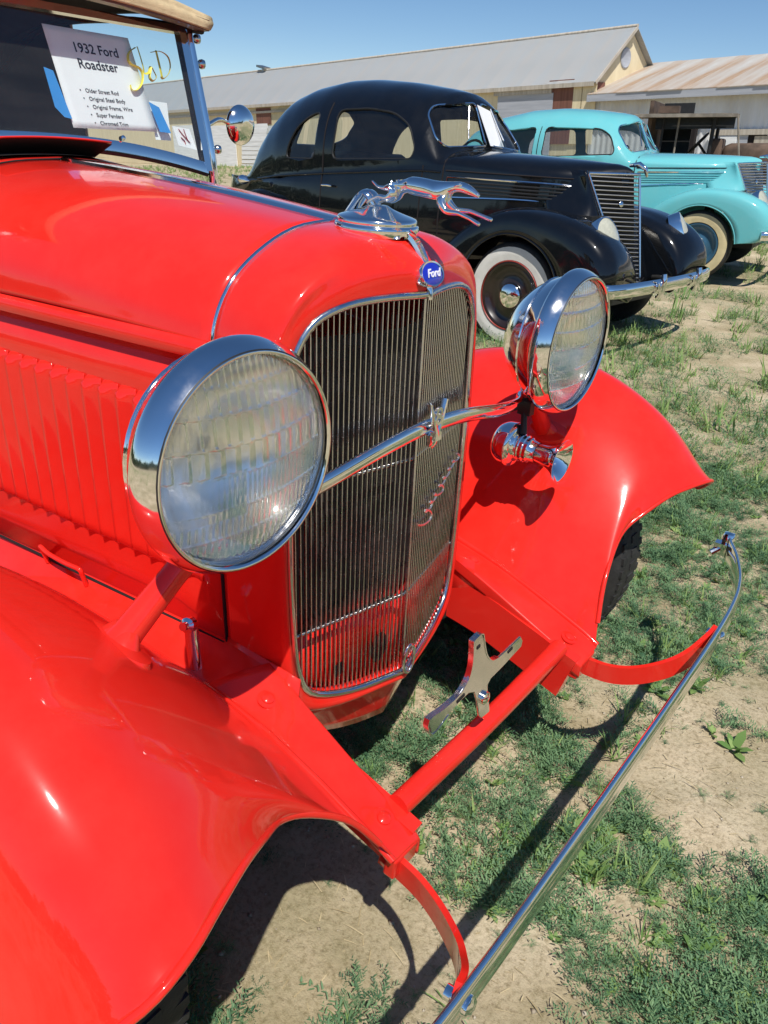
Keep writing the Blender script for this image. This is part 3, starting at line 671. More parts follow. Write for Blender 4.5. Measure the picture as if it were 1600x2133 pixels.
WHITEINK = simple('white_enamel', (.8, .8, .85), rough=.25)
text_mesh('badge_lettering', 'Ford', .0165, WHITEINK, basis(bo+bn*.0068+np.array([0, -.0170, 0])-bu*.004, (0, 1, 0), bu), bd, ext=.0004, shear=.35, bold=.0004)
tube('badge_drop', [(.119, 0, 1.062), (.124, 0, 1.052), (.126, 0, 1.040)], [[.007, .004], [.005, .004], [.004, .003]], CHROME, bd, 8)
def skin(name, nodes, edges, mat, parent, root=0, sub=2):
    me = bpy.data.meshes.new(name); me.from_pydata([n[0] for n in nodes], edges, []); me.update()
    o = bpy.data.objects.new(name, me); COL.objects.link(o); o.parent = parent
    sm = o.modifiers.new('skin', 'SKIN'); sm.use_smooth_shade = True; sm.branch_smoothing = 0.6
    sk_ = me.skin_vertices[0].data
    for k, n in enumerate(nodes):
        r = n[1]; sk_[k].radius = (r*.86, r*.90); sk_[k].use_root = (k == root)
    su = o.modifiers.new('smooth', 'SUBSURF'); su.levels = sub; su.render_levels = sub
    me.materials.append(mat); return o
def dg_(x, y, lat=0.0): p = pxY(lat, x, y); return (float(p[0]), float(p[1]), float(p[2]))
nodes = [(dg_(872, 386), .0150), (dg_(840, 386), .0125), (dg_(818, 388), .0095), (dg_(905, 397), .0185), (dg_(926, 393), .0150), (dg_(945, 388), .0085), (dg_(960, 388), .0078), (dg_(975, 394), .0078), (dg_(988, 402), .0050), (dg_(999, 410), .0030),
  (dg_(800, 392), .0035), (dg_(786, 388), .0022), (dg_(775, 376), .0016)]
edges = [(0, 1), (1, 2), (0, 3), (3, 4), (4, 5), (5, 6), (6, 7), (7, 8), (8, 9), (2, 10), (10, 11), (11, 12)]
def leg(pts, attach):
    b = len(nodes)
    for (q, r) in pts: nodes.append((q, r))
    edges.append((attach, b)); 
    for k in range(len(pts)-1): edges.append((b+k, b+k+1))
leg([(dg_(820, 404, -.010), .0088), (dg_(806, 414, -.013), .0055), (dg_(790, 408, -.013), .0034), (dg_(772, 416, -.012), .0030), (dg_(764, 424, -.012), .0032)], 2)
leg([(dg_(832, 406, .010), .0080), (dg_(818, 418, .012), .0050), (dg_(800, 416, .012), .0034), (dg_(784, 424, .011), .0030), (dg_(776, 432, .011), .0030)], 1)
leg([(dg_(918, 424, -.010), .0080), (dg_(930, 441, -.011), .0052), (dg_(955, 444, -.011), .0036), (dg_(978, 455, -.011), .0030), (dg_(1000, 469, -.011), .0036)], 4)
leg([(dg_(932, 420, .010), .0072), (dg_(950, 438, .011), .0045), (dg_(980, 440, .011), .0034), (dg_(1004, 450, .011), .0030), (dg_(1026, 459, .011), .0034)], 4)
dog = skin('greyhound_ornament', nodes, edges, CHROME, cap)
add('ornament_ear', *(lambda m: (np.vstack(m.V), m.F))(MB().put(*vtube([dg_(962, 384, -.005), dg_(953, 386, -.007), dg_(946, 389, -.007)], [.0026, .0022, .0008], 8)).put(*vtube([dg_(962, 384, .005), dg_(953, 386, .007), dg_(946, 389, .007)], [.0026, .0022, .0008], 8))), CHROME, dog)

# ------------------------------------------------------------------ trumpet horn on the far side
hn = empty('horn', (.100, .378, .702)); hn.parent = car; hn.scale = (.93, .93, .93)
lathe('horn_motor', cr([(.0005, -.045), (.020, -.044), (.038, -.036), (.047, -.022), (.050, -.006), (.050, .002), (.044, .008), (.034, .011)], 28), (0, 0, 0), (1, 0, -.04), CHROME, hn, 44, None)
lathe('horn_barrel', [(.034, .010), (.030, .014), (.031, .022), (.029, .024), (.030, .032), (.027, .034), (.028, .042), (.024, .046), (.022, .060)], (0, 0, 0), (1, 0, -.04), CHROME, hn, 36, 50)
lathe('horn_bell', cr([(.020, .052), (.0215, .070), (.025, .088), (.033, .104), (.046, .117), (.0475, .1185), (.046, .1185), (.032, .106), (.023, .090), (.018, .066), (.012, .045), (.0005, .040)], 44), (0, 0, 0), (1, 0, -.04), CHROME, hn, 48, None)
mb = MB(); mb.put(*vtube([(.02, 0, .03), (.01, .01, .07), (.0, .025, .10)], [.008, .007, .010], 10)); mb.put(*vbox((.01, .015, .085), (.03, .02, .03)))
mb.build('horn_bracket', BLACKMETAL, hn)

# ------------------------------------------------------------------ windshield, papers, canvas top, mirror
WP0, WN = (-.98, 0, 1.16), (1, 0, .25)
def ws(x, y, off=0.0): 
    p = onplane(x, y, WP0, WN); n = np.array(WN)/np.linalg.norm(WN); return p+n*off
def wsp(y, z, off=0.0):
    n = np.array(WN)/np.linalg.norm(WN); return np.array((-.98-.25*(z-1.16), y, z))+n*off
def zb(y): return 1.213-.055*(abs(y)/.5)**2.2
wsd = empty('windshield', tuple(wsp(0, 1.16))); wsd.parent = car
wo_ = np.array(wsd.location)
ys = np.linspace(-.5, .5, 33)
botm = np.array([wsp(y, zb(y)) for y in ys]); ZT = 1.475
def flat_tube(name, P, w, t, mat): 
    V, F = vtube(np.asarray(P)-wo_, [[w, t]]*len(P), 12); return add(name, V, F, mat, wsd, True, 50)
V, F = vsweep(botm-wo_, [(-.009, -.014), (.009, -.014), (.011, 0), (.009, .012), (-.009, .012)], up=(-.25, 0, 1)); add('frame_bottom', V, F, CHROME, wsd, True, 40)
V, F = vsweep(np.array([wsp(y, ZT) for y in ys])-wo_, [(-.008, -.008), (.008, -.008), (.008, .008), (-.008, .008)], up=(-.25, 0, 1)); add('frame_top', V, F, CHROME, wsd, True, 40)
for s in (-1, 1):
    V, F = vsweep(np.array([wsp(s*.5, z) for z in np.linspace(1.150, ZT+.005, 8)])-wo_, [(-.011, -.010), (.011, -.010), (.011, .010), (-.011, .010)], up=(0, 1, 0)); add('frame_side', V, F, CHROME, wsd, True, 40)
    # stanchion standing on the cowl, with its knobs
    P = np.array([(-.975, s*.535, 1.03), (-.985, s*.530, 1.10), (-.992, s*.527, 1.20), (-1.03, s*.525, 1.36), (-1.060, s*.525, 1.478)])
    V, F = vtube(cr(P, 24)-wo_, [[.010+.010*max(0, 1-k/8), .013] for k in range(24)], 12); add('stanchion', V, F, CHROME, wsd, True, 50)
    for z, L in ((1.205, .03), (1.405, .03), (1.462, .026)):
        lathe('stanchion_knob', [(0, 0), (.007, 0), (.006, .010), (.010, .013), (.012, .020), (.010, .027), (0, .029)], np.array((-.985-.25*(z-1.16), s*.532, z))-wo_, (.3, s, 0), WORN, wsd, 14)
GW = np.array([[wsp(y, zb(y)*(1-k)+ZT*k)-wo_ for k in np.linspace(0, 1, 6)] for y in ys]); grid('glass', GW, GLASS, wsd)
tube('centre_seal', [wsp(y, zb(y)-.014)-wo_ for y in ys], .006, RUBBER, wsd, 8)
lathe('wiper_hub', [(0, 0), (.006, 0), (.006, .012), (0, .014)], ws(250, 290, .004)-wo_, (1, 0, .25), CHROME, wsd, 12)
# hand-written yellow word on the glass: S o L D
def stroke(pts, r=.0042): 
    P = np.array([ws(x, y, -.003) for x, y in pts]); return vtube(cr(P, max(8, len(pts)*5))-wo_, [[r, .0008]]*max(8, len(pts)*5), 6)
mb = MB()
for st_ in ([(283, 98), (270, 108), (268, 122), (274, 133), (290, 140), (298, 152), (297, 172), (287, 186), (276, 186), (273, 176)], [(287, 96), (294, 118), (300, 140), (302, 152), (312, 150), (316, 138), (322, 148), (327, 160), (320, 168), (313, 160), (315, 146)], [(326, 104), (330, 120), (336, 146), (339, 160)], [(316, 108), (334, 106), (350, 116), (356, 134), (353, 152), (342, 163), (337, 158)]):
    mb.put(*stroke(st_))
mb.build('yellow_lettering', YELLOWPEN, wsd)

# paper sign taped behind the glass
TL, TR, BR, BL = (90, 46), (270, 77), (332, 273), (157, 264)
pn = np.array(WN)/np.linalg.norm(WN)
def pap(u, v, off=-.008):
    x = (1-v)*((1-u)*TL[0]+u*TR[0])+v*((1-u)*BL[0]+u*BR[0]); y = (1-v)*((1-u)*TL[1]+u*TR[1])+v*((1-u)*BL[1]+u*BR[1])
    return ws(x, y, off)
porg = pap(.5, 1)
sign = empty('paper_sign', tuple(porg), 0, 'white printed paper sign with blue tape behind the roadster windshield', 'sign')
G = np.array([[pap(u, v)-porg+pn*(-.0006*math.sin(math.pi*u)*v) for u in np.linspace(0, 1, 12)] for v in np.linspace(0, 1, 16)]); grid('sheet', G, PAPER, sign, thick=.0006)
def ptext(name, s, u, v, size, al='LEFT', bold=0.0):
    o = pap(u, v, -.0073); x = pap(u+.1, v, -.0073)-o; y = pap(u, v-.1, -.0073)-o
    z = np.cross(x, y); 
    m = basis(o-porg, tuple(x), tuple(y)); yy_ = y/np.linalg.norm(y); xx_ = x/np.linalg.norm(x)
    for i in range(3): m[i][1] = yy_[i]
    return text_mesh(name, s, size, INK, m, sign, .0002, al, 0, bold)
ptext('heading', '1932 Ford', .56, .235, .0285, 'CENTER', .0004); ptext('heading', 'Roadster', .53, .395, .0285, 'CENTER', .0004)
for k, tx in enumerate(('Older Street Rod', 'Original Steel Body', 'Original Frame, Wire', 'Super Fenders', 'Chromed Trim')):
    ptext('bullet_line', '\u2022   '+tx, .21+.015*k, .640+.080*k, .0125)
for nm, q in (('tape_strip', [(92, 138), (112, 146), (152, 247), (136, 243), (116, 222)]), ('tape_strip', [(311, 211), (333, 223), (358, 277), (335, 274), (322, 240)])):
    prism(nm, [ws(x, y, -.0035)-porg for x, y in q], pn*.0006, TAPE, sign)
sp2 = empty('paper_note', tuple(ws(345, 280, -.016)), 0, 'small white paper note behind the right-hand blue tape', 'note')
o_ = np.array(sp2.location)
prism('sheet', [ws(x, y, -.016)-o_ for x, y in ((318, 206), (355, 211), (364, 290), (332, 288))], pn*.0006, PAPER, sp2)
st = prism('windshield_sticker', [ws(x, y, -.004) for x, y in ((361, 262), (396, 268), (412, 312), (374, 302))], pn*.0005, PAPER)
tag(st, 'small white sticker with red mark in the windshield corner', 'sticker')
REDINK = simple('red_ink', (.45, .02, .04), rough=.6)
mb = MB()
for a in ([(373, 268), (384, 282), (397, 296)], [(384, 268), (389, 282), (394, 294)], [(378, 285), (385, 292), (388, 300)]):
    mb.put(*vtube(cr([ws(x, y, -.0030) for x, y in a], 8), [[.004, .0006]]*8, 6))
mb.build('sticker_print', REDINK, st)

# canvas top
top = empty('canvas_top', (-1.5, 0, 1.0)); top.parent = car; t0 = np.array((-1.5, 0, 1.0))
def arc(x, w, z, c, n=9): return [(x, w*k, z+c*(1-abs(k)**2.4)) for k in np.linspace(-1, 1, n)]
ctl = np.array([arc(-.992, .545, 1.478, .030), arc(-1.000, .560, 1.497, .040), arc(-1.05, .565, 1.517, .050), arc(-1.35, .57, 1.545, .055), arc(-1.75, .565, 1.54, .055), arc(-1.98, .55, 1.49, .05), arc(-2.06, .53, 1.40, .03), arc(-2.12, .50, 1.15, .01), arc(-2.14, .48, 1.0, .0)])
grid('canvas', surf(ctl, 60, 44)-t0, CANVAS, top, thick=.004)
ctl2 = ctl.copy(); ctl2[:, :, 2] -= .014; ctl2[:, :, 1] *= .985; ctl2[:, :, 0] -= .004
ctl2[7:, :, 0] += .02; ctl2[6, :, 0] += .02
grid('lining', surf(ctl2[1:], 50, 40)-t0, DARKCANVAS, top)
V, F = vsweep(np.array(arc(-1.018, .545, 1.480, .026, 25))-t0, [(-.016, -.004), (.022, -.004), (.022, .020), (-.016, .020)]); add('header_bow', V, F, WOODRED, top, True, 40)
for s in (-1, 1):
    for x in (-1.45, -1.85):
        pass
    P = np.array([(-1.02, s*.552, 1.49), (-1.4, s*.565, 1.53), (-1.8, s*.56, 1.52), (-2.05, s*.54, 1.40)])
    tube('top_iron', cr(P, 20)-t0-[0, s*.012, .012], .009, BLACKMETAL, top, 8)
    G = surf(np.array([[(-1.66, s*.567, 1.56), (-1.85, s*.562, 1.545), (-2.05, s*.535, 1.45)], [(-1.66, s*.58, 1.30), (-1.87, s*.57, 1.28), (-2.09, s*.52, 1.26)], [(-1.68, s*.60, .98), (-1.88, s*.585, .98), (-2.13, s*.50, 1.0)]]), 14, 10)
    grid('quarter_curtain', G-t0, CANVAS, top, thick=.004); grid('curtain_lining', (G-[0, s*.008, 0])-t0, DARKCANVAS, top)
# round mirrors clamped to the stanchions
for s in (1,):
    mc = np.array((-1.045, s*.68, 1.268))
    mr_ = empty('side_mirror', tuple(mc)); mr_.parent = car
    axm = np.array((-1, -.10, .05)); axm /= np.linalg.norm(axm)
    lathe('mirror_shell', cr([(.050, .004), (.052, 0), (.050, -.008), (.040, -.020), (.022, -.028), (.0005, -.030)], 24), (0, 0, 0), axm, CHROME, mr_, 40, None)
    lathe('mirror_glass', [(.0495, .003), (.0005, .0035)], (0, 0, 0), axm, CHROME, mr_, 36, None)
    tube('mirror_arm', cr([(.045, -.150, -.005), (.03, -.10, .010), (.01, -.05, .004), (.0, -.01, 0)], 14), .006, CHROME, mr_, 8)

# ================================================================== parked cars of the late thirties in the background
def interp(x, tab): 
    tab = sorted(tab); return np.interp(x, [t[0] for t in tab], [t[1] for t in tab])
def evaluated(o):
    dg = bpy.context.evaluated_depsgraph_get(); dg.update()
    me = bpy.data.meshes.new_from_object(o.evaluated_get(dg)); old = o.data; o.modifiers.clear(); o.data = me; return o
def cutter(poly, axis, a, b):
    """closed prism along y or x from a 2-D outline"""
    P = np.asarray(poly, float); n = len(P)
    if axis == 'y': A = [(x, a, z) for x, z in P]; Bq = [(x, b, z) for x, z in P]
    else: A = [(a, y, z) for y, z in P]; Bq = [(b, y, z) for y, z in P]
    F = [tuple(range(n))[::-1], tuple(range(n, 2*n))]+[(k, (k+1) % n, n+(k+1) % n, n+k) for k in range(n)]
    o = add('cutter', A+Bq, F); bm = bmesh.new(); bm.from_mesh(o.data); bmesh.ops.recalc_face_normals(bm, faces=bm.faces); bm.to_mesh(o.data); bm.free(); return o
def rounded(poly, r=.03, n=5):
    P = np.asarray(poly, float); m = len(P); out = []
    for k in range(m):
        p, a, b = P[k], P[k-1], P[(k+1) % m]; la, lb = np.linalg.norm(a-p), np.linalg.norm(b-p); rr = min(r, la*.45, lb*.45)
        s0, s1 = p+(a-p)/la*rr, p+(b-p)/lb*rr
        for t in np.linspace(0, 1, n): out.append((1-t)**2*s0+2*t*(1-t)*p+t*t*s1)
    return np.array(out)
def cut_window(o, poly, ax, ok):
    """slice the skin along a convex outline seen from the side (ax 0: x,z) or from ahead (ax 1: y,z) and take the inside out"""
    bm = bmesh.new(); bm.from_mesh(o.data); P = np.asarray(poly, float); c0 = P.mean(0); lo, hi = P.min(0)-.10, P.max(0)+.10
    area = sum(P[k-1][0]*P[k][1]-P[k][0]*P[k-1][1] for k in range(len(P)))
    def near_(f):
        c = f.calc_center_median(); return ok(c) and lo[0] < c[ax] < hi[0] and lo[1] < c[2] < hi[1]
    for k in range(len(P)):
        p, q = P[k], P[(k+1) % len(P)]; d = q-p
        if np.linalg.norm(d) < 1e-5: continue
        n2 = np.array([d[1], -d[0]]); n2 /= np.linalg.norm(n2)
        if (c0-p) @ n2 > 0: n2 = -n2
        fs = [f for f in bm.faces if near_(f)]
        g = list({v for f in fs for v in f.verts})+list({e for f in fs for e in f.edges})+fs
        co = (p[0], 0, p[1]) if ax == 0 else (0, p[0], p[1]); no = (n2[0], 0, n2[1]) if ax == 0 else (0, n2[0], n2[1])
        bmesh.ops.bisect_plane(bm, geom=g, dist=1e-6, plane_co=co, plane_no=no)
    def inside(c):
        r = None
        for k in range(len(P)):
            p, q = P[k], P[(k+1) % len(P)]; d = q-p
            if np.linalg.norm(d) < 1e-5: continue
            n2 = np.array([d[1], -d[0]]) if area > 0 else np.array([-d[1], d[0]])
            if (np.array([c[ax], c[2]])-p) @ n2 > 1e-6: return False
        return True
    kill = [f for f in bm.faces if ok(f.calc_center_median()) and inside(f.calc_center_median())]
    bmesh.ops.delete(bm, geom=kill, context='FACES'); bm.to_mesh(o.data); bm.free()
def make_body(tabs, side_windows, front_panes, rear_panes, mat, parent, xs):
    top, wid, bel, p_ = tabs
    rows = []
    for x in xs:
        zt, w, zb_, p = interp(x, top), interp(x, wid), interp(x, bel), interp(x, p_)
        sec = [(x, w*.86, .36), (x, w*.97, .44), (x, w*1.03, .58), (x, w*1.045, .74), (x, w*1.03, .90), (x, w*1.01, zb_-.05)]
        for a in np.linspace(0, math.pi/2, 15):
            yy = w*math.cos(a)**(2/p); zz = zb_+(zt-zb_)*math.sin(a)**(2/max(p, 2.0)); sec.append((x, max(yy, 0), zz))
        rows.append(sec)
    ctrl = np.array(rows); G = np.stack([cr(r, 60) for r in ctrl])
    full = np.concatenate([G, mir(G[:, -2::-1])], 1)
    nu, nv = full.shape[:2]; V = full.reshape(-1, 3); F = [tuple(f) for f in grid_faces(nu, nv)]
    F += [tuple(range(nv))[::-1], tuple((nu-1)*nv+k for k in range(nv))]+[(i*nv, (i+1)*nv, (i+1)*nv+nv-1, i*nv+nv-1) for i in range(nu-1)]
    o = add('body', V, F, mat, parent)
    bm = bmesh.new(); bm.from_mesh(o.data); bmesh.ops.recalc_face_normals(bm, faces=bm.faces); bm.to_mesh(o.data); bm.free()
    for q in side_windows:
        for sgn2 in (-1, 1): cut_window(o, rounded(q, .06), 0, lambda c, g=sgn2: c[1]*g > .25)
    for q, a, b in front_panes+rear_panes: cut_window(o, rounded(q, .04), 1, lambda c, a=a, b=b: min(a, b) < c[0] < max(a, b) and c[2] > 1.1)
    o.data.polygons.foreach_set('use_smooth', [True]*len(o.data.polygons)); o.data.set_sharp_from_angle(angle=R(38))
    sd = o.modifiers.new('t', 'SOLIDIFY'); sd.thickness = .022; sd.offset = -1
    def yside(x, z):
        zt, w, zb_, p = interp(x, top), interp(x, wid), interp(x, bel), interp(x, p_)
        if z <= zb_: return np.interp(z, [.36, .44, .58, .74, .90, zb_], [w*.86, w*.97, w*1.03, w*1.045, w*1.03, w])
        s_ = min(1, (z-zb_)/(zt-zb_)); a = math.asin(s_**(max(p, 2.0)/2)); return w*math.cos(a)**(2/p)
    return o, yside
def make_sedan(root, paint_m, trim_m, coupe, wallm, rimm, gl, bar_m, lampm):
    B_ = root
    top = [(.36, 1.165), (.32, 1.185), (.25, 1.20), (0, 1.215), (-.4, 1.23), (-.8, 1.238), (-.86, 1.245), (-.91, 1.31), (-.97, 1.44), (-1.05, 1.585), (-1.12, 1.635), (-1.25, 1.66), (-1.56, 1.70), (-1.9, 1.722)]
    wid = [(.36, .035), (.32, .075), (.25, .14), (.12, .25), (0, .33), (-.4, .47), (-.8, .59), (-.95, .635), (-1.05, .66), (-1.2, .69), (-1.7, .715), (-2.1, .715)]
    bel = [(.36, 1.04), (.3, 1.05), (0, 1.06), (-.8, 1.11), (-1.0, 1.115), (-2.05, 1.03), (-2.6, .98), (-3.1, .92), (-3.75, .62)]
    pp = [(.36, 2), (.2, 2.3), (-.8, 2.6), (-.9, 1.9), (-1.05, 1.75), (-1.2, 2.2), (-1.5, 2.7), (-2.2, 2.7), (-2.9, 2.3), (-3.3, 2), (-3.7, 2)]
    if coupe:
        top += [(-2.14, 1.718), (-2.5, 1.675), (-2.75, 1.615), (-2.95, 1.52), (-3.1, 1.38), (-3.2, 1.22), (-3.28, 1.10), (-3.4, 1.03), (-3.6, .93), (-3.78, .70)]
        wid += [(-2.4, .70), (-2.7, .66), (-3.0, .59), (-3.25, .52), (-3.5, .45), (-3.78, .32)]
        sw = [[(-1.92, 1.11), (-1.11, 1.15), (-1.09, 1.22), (-1.19, 1.38), (-1.36, 1.46), (-1.60, 1.485), (-1.92, 1.47)], [(-2.13, 1.10), (-2.13, 1.455), (-2.26, 1.425), (-2.40, 1.34), (-2.50, 1.20), (-2.53, 1.09)]]
        rp = [([(.025, 1.20), (.42, 1.20), (.50, 1.27), (.47, 1.42), (.36, 1.51), (.025, 1.525)], -2.55, -3.6)]; rp += [([(-y, z) for y, z in rp[0][0]][::-1], -2.55, -3.6)]
    else:
        top += [(-2.3, 1.71), (-2.8, 1.63), (-3.1, 1.50), (-3.35, 1.30), (-3.55, 1.05), (-3.72, .75)]
        wid += [(-2.6, .69), (-3.0, .62), (-3.3, .53), (-3.55, .44), (-3.72, .34)]
        sw = [[(-1.94, 1.20), (-1.10, 1.22), (-1.09, 1.27), (-1.17, 1.42), (-1.30, 1.49), (-1.94, 1.515)], [(-2.06, 1.19), (-2.06, 1.515), (-2.55, 1.48), (-2.70, 1.36), (-2.74, 1.18)]]
        rp = [([(.05, 1.30), (.32, 1.30), (.30, 1.45), (.05, 1.47)], -2.7, -3.8), ([(-.05, 1.30), (-.32, 1.30), (-.30, 1.45), (-.05, 1.47)], -2.7, -3.8)]
    fp = [([(.028, 1.27), (.50, 1.245), (.545, 1.30), (.50, 1.46), (.42, 1.525), (.028, 1.565)], -.72, -1.34)]; fp += [([(-y, z) for y, z in fp[0][0]][::-1], -.72, -1.34)]
    xs = np.unique(np.round(np.concatenate([np.linspace(.36, .2, 8), np.linspace(.2, -.8, 12), np.linspace(-.84, -1.3, 20), np.linspace(-1.3, -2.5, 18), np.linspace(-2.5, -3.74, 24)]), 3))[::-1]
    body, ys_ = make_body((top, wid, bel, pp), sw, fp, rp, paint_m, B_, xs)
    # panes and their rubber
    def side_ring(q, s, ins): return np.array([(x, s*(ys_(x, z)-ins), z) for x, z in rounded(q, .06, 4)])
    for q in sw:
        for s in (-1, 1):
            r_ = side_ring(q, s, .018); c = r_.mean(0); n = len(r_)
            w_ = add('side_window', np.vstack([r_, c]), [(k, (k+1) % n, n) for k in range(n)], gl, B_)
            tube('window_rubber', side_ring(q, s, .006), .008, BLACKMETAL, w_, 6, closed=True)
    def xfront(y, z):
        lo, hi = -.7, -1.35
        for _ in range(22):
            m_ = (lo+hi)/2
            if interp(m_, top) > z and ys_(m_, z) > abs(y): hi = m_
            else: lo = m_
        return lo
    for q, a, b in fp:
        rq = rounded(q, .04, 4); r_ = np.array([(xfront(y, z)-.014, y, z) for y, z in rq]); c = r_.mean(0); n = len(r_)
        pane = add('windscreen_pane', np.vstack([r_, c]), [(k, (k+1) % n, n) for k in range(n)], gl, B_)
        tube('screen_trim', np.array([(xfront(y, z)+.004, y, z) for y, z in rq]), .007, trim_m, pane, 6, closed=True)
        s = 1 if q[0][0] > 0 else -1
        tube('wiper', [(xfront(s*.14, 1.52)+.02, s*.14, 1.535), (xfront(s*.20, 1.40)+.012, s*.20, 1.40), (xfront(s*.24, 1.31)+.012, s*.24, 1.31)], .006, trim_m, B_, 6)
    for q, a, b in rp:
        n = len(q); xr = -3.02 if coupe else -3.15
        add('rear_window', [(xr+.25*(z-1.3), y*.97, z) for k, (y, z) in enumerate(q)], [tuple(range(n))], gl, B_, False)
    # interior
    box('seat', (-2.0, 0, .72), (.55, 1.15, .3), LEATHER, B_, .05); box('seat_back', (-2.28, 0, .98), (.14, 1.15, .36), LEATHER, B_, .05)
    V, F = vtube([(-1.33+.05*math.sin(t), .36+.20*math.cos(t), 1.13+.18*math.sin(t)) for t in np.linspace(0, 2*np.pi, 24, endpoint=False)], .011, 6, closed=True); add('steering_wheel', V, F, BLACKMETAL, B_)
    box('dashboard', (-1.0, 0, 1.08), (.06, 1.1, .2), LEATHER, B_, .02); box('floor', (-1.6, 0, .42), (2.6, 1.2, .04), BLACKMETAL, B_)
    # seams: hood edge, door edges, belt line
    for s in (-1, 1):
        tube('hood_seam', [(x, s*(ys_(x, 1.09)+.002), 1.09) for x in np.linspace(.28, -.82, 14)], .006, DARKGAP, B_, 6)
        tube('cowl_seam', [(-.84, s*(ys_(-.84, z)+.001), z) for z in np.linspace(.6, 1.20, 14)], .006, DARKGAP, B_, 6)
        for xd in ((-1.0, -2.02) if coupe else (-1.0, -2.0)):
            zt_ = interp(xd, bel) if xd > -1.5 else 1.52
            tube('door_seam', [(xd, s*(ys_(xd, z)+.001), z) for z in np.linspace(.45, zt_, 22)], .005, DARKGAP, B_, 6)
        tube('belt_moulding', [(x, s*(ys_(x, interp(x, bel)-.035)+.003), interp(x, bel)-.035) for x in np.linspace(-.86, -3.0, 40)], .009, paint_m, B_, 8)
        h = MB(); zz = interp(-1.9, bel)-.13; h.put(*vtube([(-1.98, s*(ys_(-1.98, zz)+.03), zz), (-1.90, s*(ys_(-1.9, zz)+.036), zz+.004), (-1.86, s*(ys_(-1.86, zz)+.03), zz)], [.008, .011, .008], 8)); h.put(*vtube([(-1.97, s*(ys_(-1.97, zz)-.01), zz), (-1.97, s*(ys_(-1.97, zz)+.03), zz)], .010, 8))
        h.build('door_handle', trim_m, B_)
        # hood side vent: framed panel with long strips
        za, zb_ = 1.045, .93
        def hv(x, z): return (x, s*(ys_(x, z)+.006), z)
        fr = [hv(.09, za), hv(.0, za+.003), hv(-.3, za+.004), hv(-.8, za+.004), hv(-.80, zb_-.02), hv(-.3, zb_), hv(.10, zb_), hv(.19, zb_+.005)]
        v_ = tube('vent_frame', np.array(fr), .008, trim_m, B_, 6, closed=True)
        for k in range(4):
            z = zb_+.02+.023*k; tube('vent_strip', [hv(x, z) for x in np.linspace(.15-.025*k, -.78, 12)], [[.004, .007]]*12, BLACKMETAL if coupe else paint_m, v_, 6)
    # grille: vee of thin horizontal bars in a bright frame
    def gxp(y, z): return .56-.17*(z-.40)/.8-.88*abs(y)
    gz0, gz1 = .40, 1.13
    def gw(z): return .055+.215*((z-gz0)/(gz1-gz0))**.9
    gr = empty('grille', (0, 0, 0)); gr.parent = B_
    def gback(z): 
        w = gw(z); return [(gxp(w, z)-.03, -w, z), (gxp(0, z)-.03, 0, z), (gxp(w, z)-.03, w, z)]
    grid('grille_back', np.array([gback(z) for z in np.linspace(gz0, gz1, 8)]), BLACKMETAL if coupe else STEEL, gr)
    nb = 26
    for k in range(nb):
        z = gz0+(gz1-gz0)*(k+.5)/nb; w = gw(z)
        V, F = vsweep([(gxp(w, z), -w, z), (gxp(w*.5, z), -w*.5, z), (gxp(0, z)+.004, 0, z), (gxp(w*.5, z), w*.5, z), (gxp(w, z), w, z)], [(-.010, -.004), (.006, -.004), (.008, 0), (.006, .004), (-.010, .004)])
        add('grille_bar', V, F, bar_m, gr, True, 30)
    for s in (-1, 1):
        tube('grille_frame', [(gxp(gw(z), z)+.002, s*gw(z), z) for z in np.linspace(gz0, gz1, 14)], .011, trim_m, gr, 8)
        # nose sheet metal beside the grille
        rows_ = []
        for z in np.linspace(gz0-.02, gz1+.02, 9):
            w = gw(min(max(z, gz0), gz1)); xg = gxp(w, z)
            yb = np.interp(z, [.4, .7, 1.0, 1.15], [.50, .42, .30, .27]); xb = np.interp(z, [.4, .7, 1.0, 1.15], [.40, .30, .12, .06])
            rows_.append([(xg-.004, s*(w+.004), z), (xg*.6+xb*.4+.03, s*(w*.6+yb*.4+.03), z), (xb, s*yb, z), (xb-.25, s*(yb+.05), z)])
        grid('nose_panel', surf(np.array(rows_), 20, 12), paint_m, B_, thick=.006)
    tube('grille_top_trim', [(gxp(.27, 1.13)+.004, -gw(gz1), gz1+.004), (gxp(0, 1.13)+.008, 0, gz1+.012), (gxp(.27, 1.13)+.004, gw(gz1), gz1+.004)], .010, trim_m, gr, 8)
    tube('centre_strip', [(gxp(0, z)+.012, 0, z) for z in np.linspace(gz0, gz1, 6)], .009, trim_m, gr, 8)
    G = np.array([[(gxp(0, gz1)-.02+.02*k-.10*(1-k), y*(1-.35*(1-k)*0), gz1+.01+.075*(1-k)-.10*abs(y)) for y in np.linspace(-.24, .24, 9)] for k in (0, .5, 1)])
    add('hood_ornament', *(lambda m: (np.vstack(m.V), m.F))(MB().put(*vtube([(.33, 0, 1.195), (.40, 0, 1.205), (.45, 0, 1.18), (.47, 0, 1.13)], [[.008, .012], [.014, .02], [.012, .016], [.006, .008]], 10))), trim_m, B_)
    lathe('grille_emblem', [(0, .003), (.016, .003), (.020, 0)], (gxp(.10, .95)+.012, -.10, .95), (1, -.45, .25), trim_m, gr, 16)
    # front fenders with lamps
    prof = [(.62, .40), (.70, .46), (.73, .56), (.68, .69), (.55, .80), (.34, .875), (.10, .905), (-.12, .89), (-.33, .82), (-.52, .70), (-.72, .53), (-.92, .40), (-1.06, .35)]
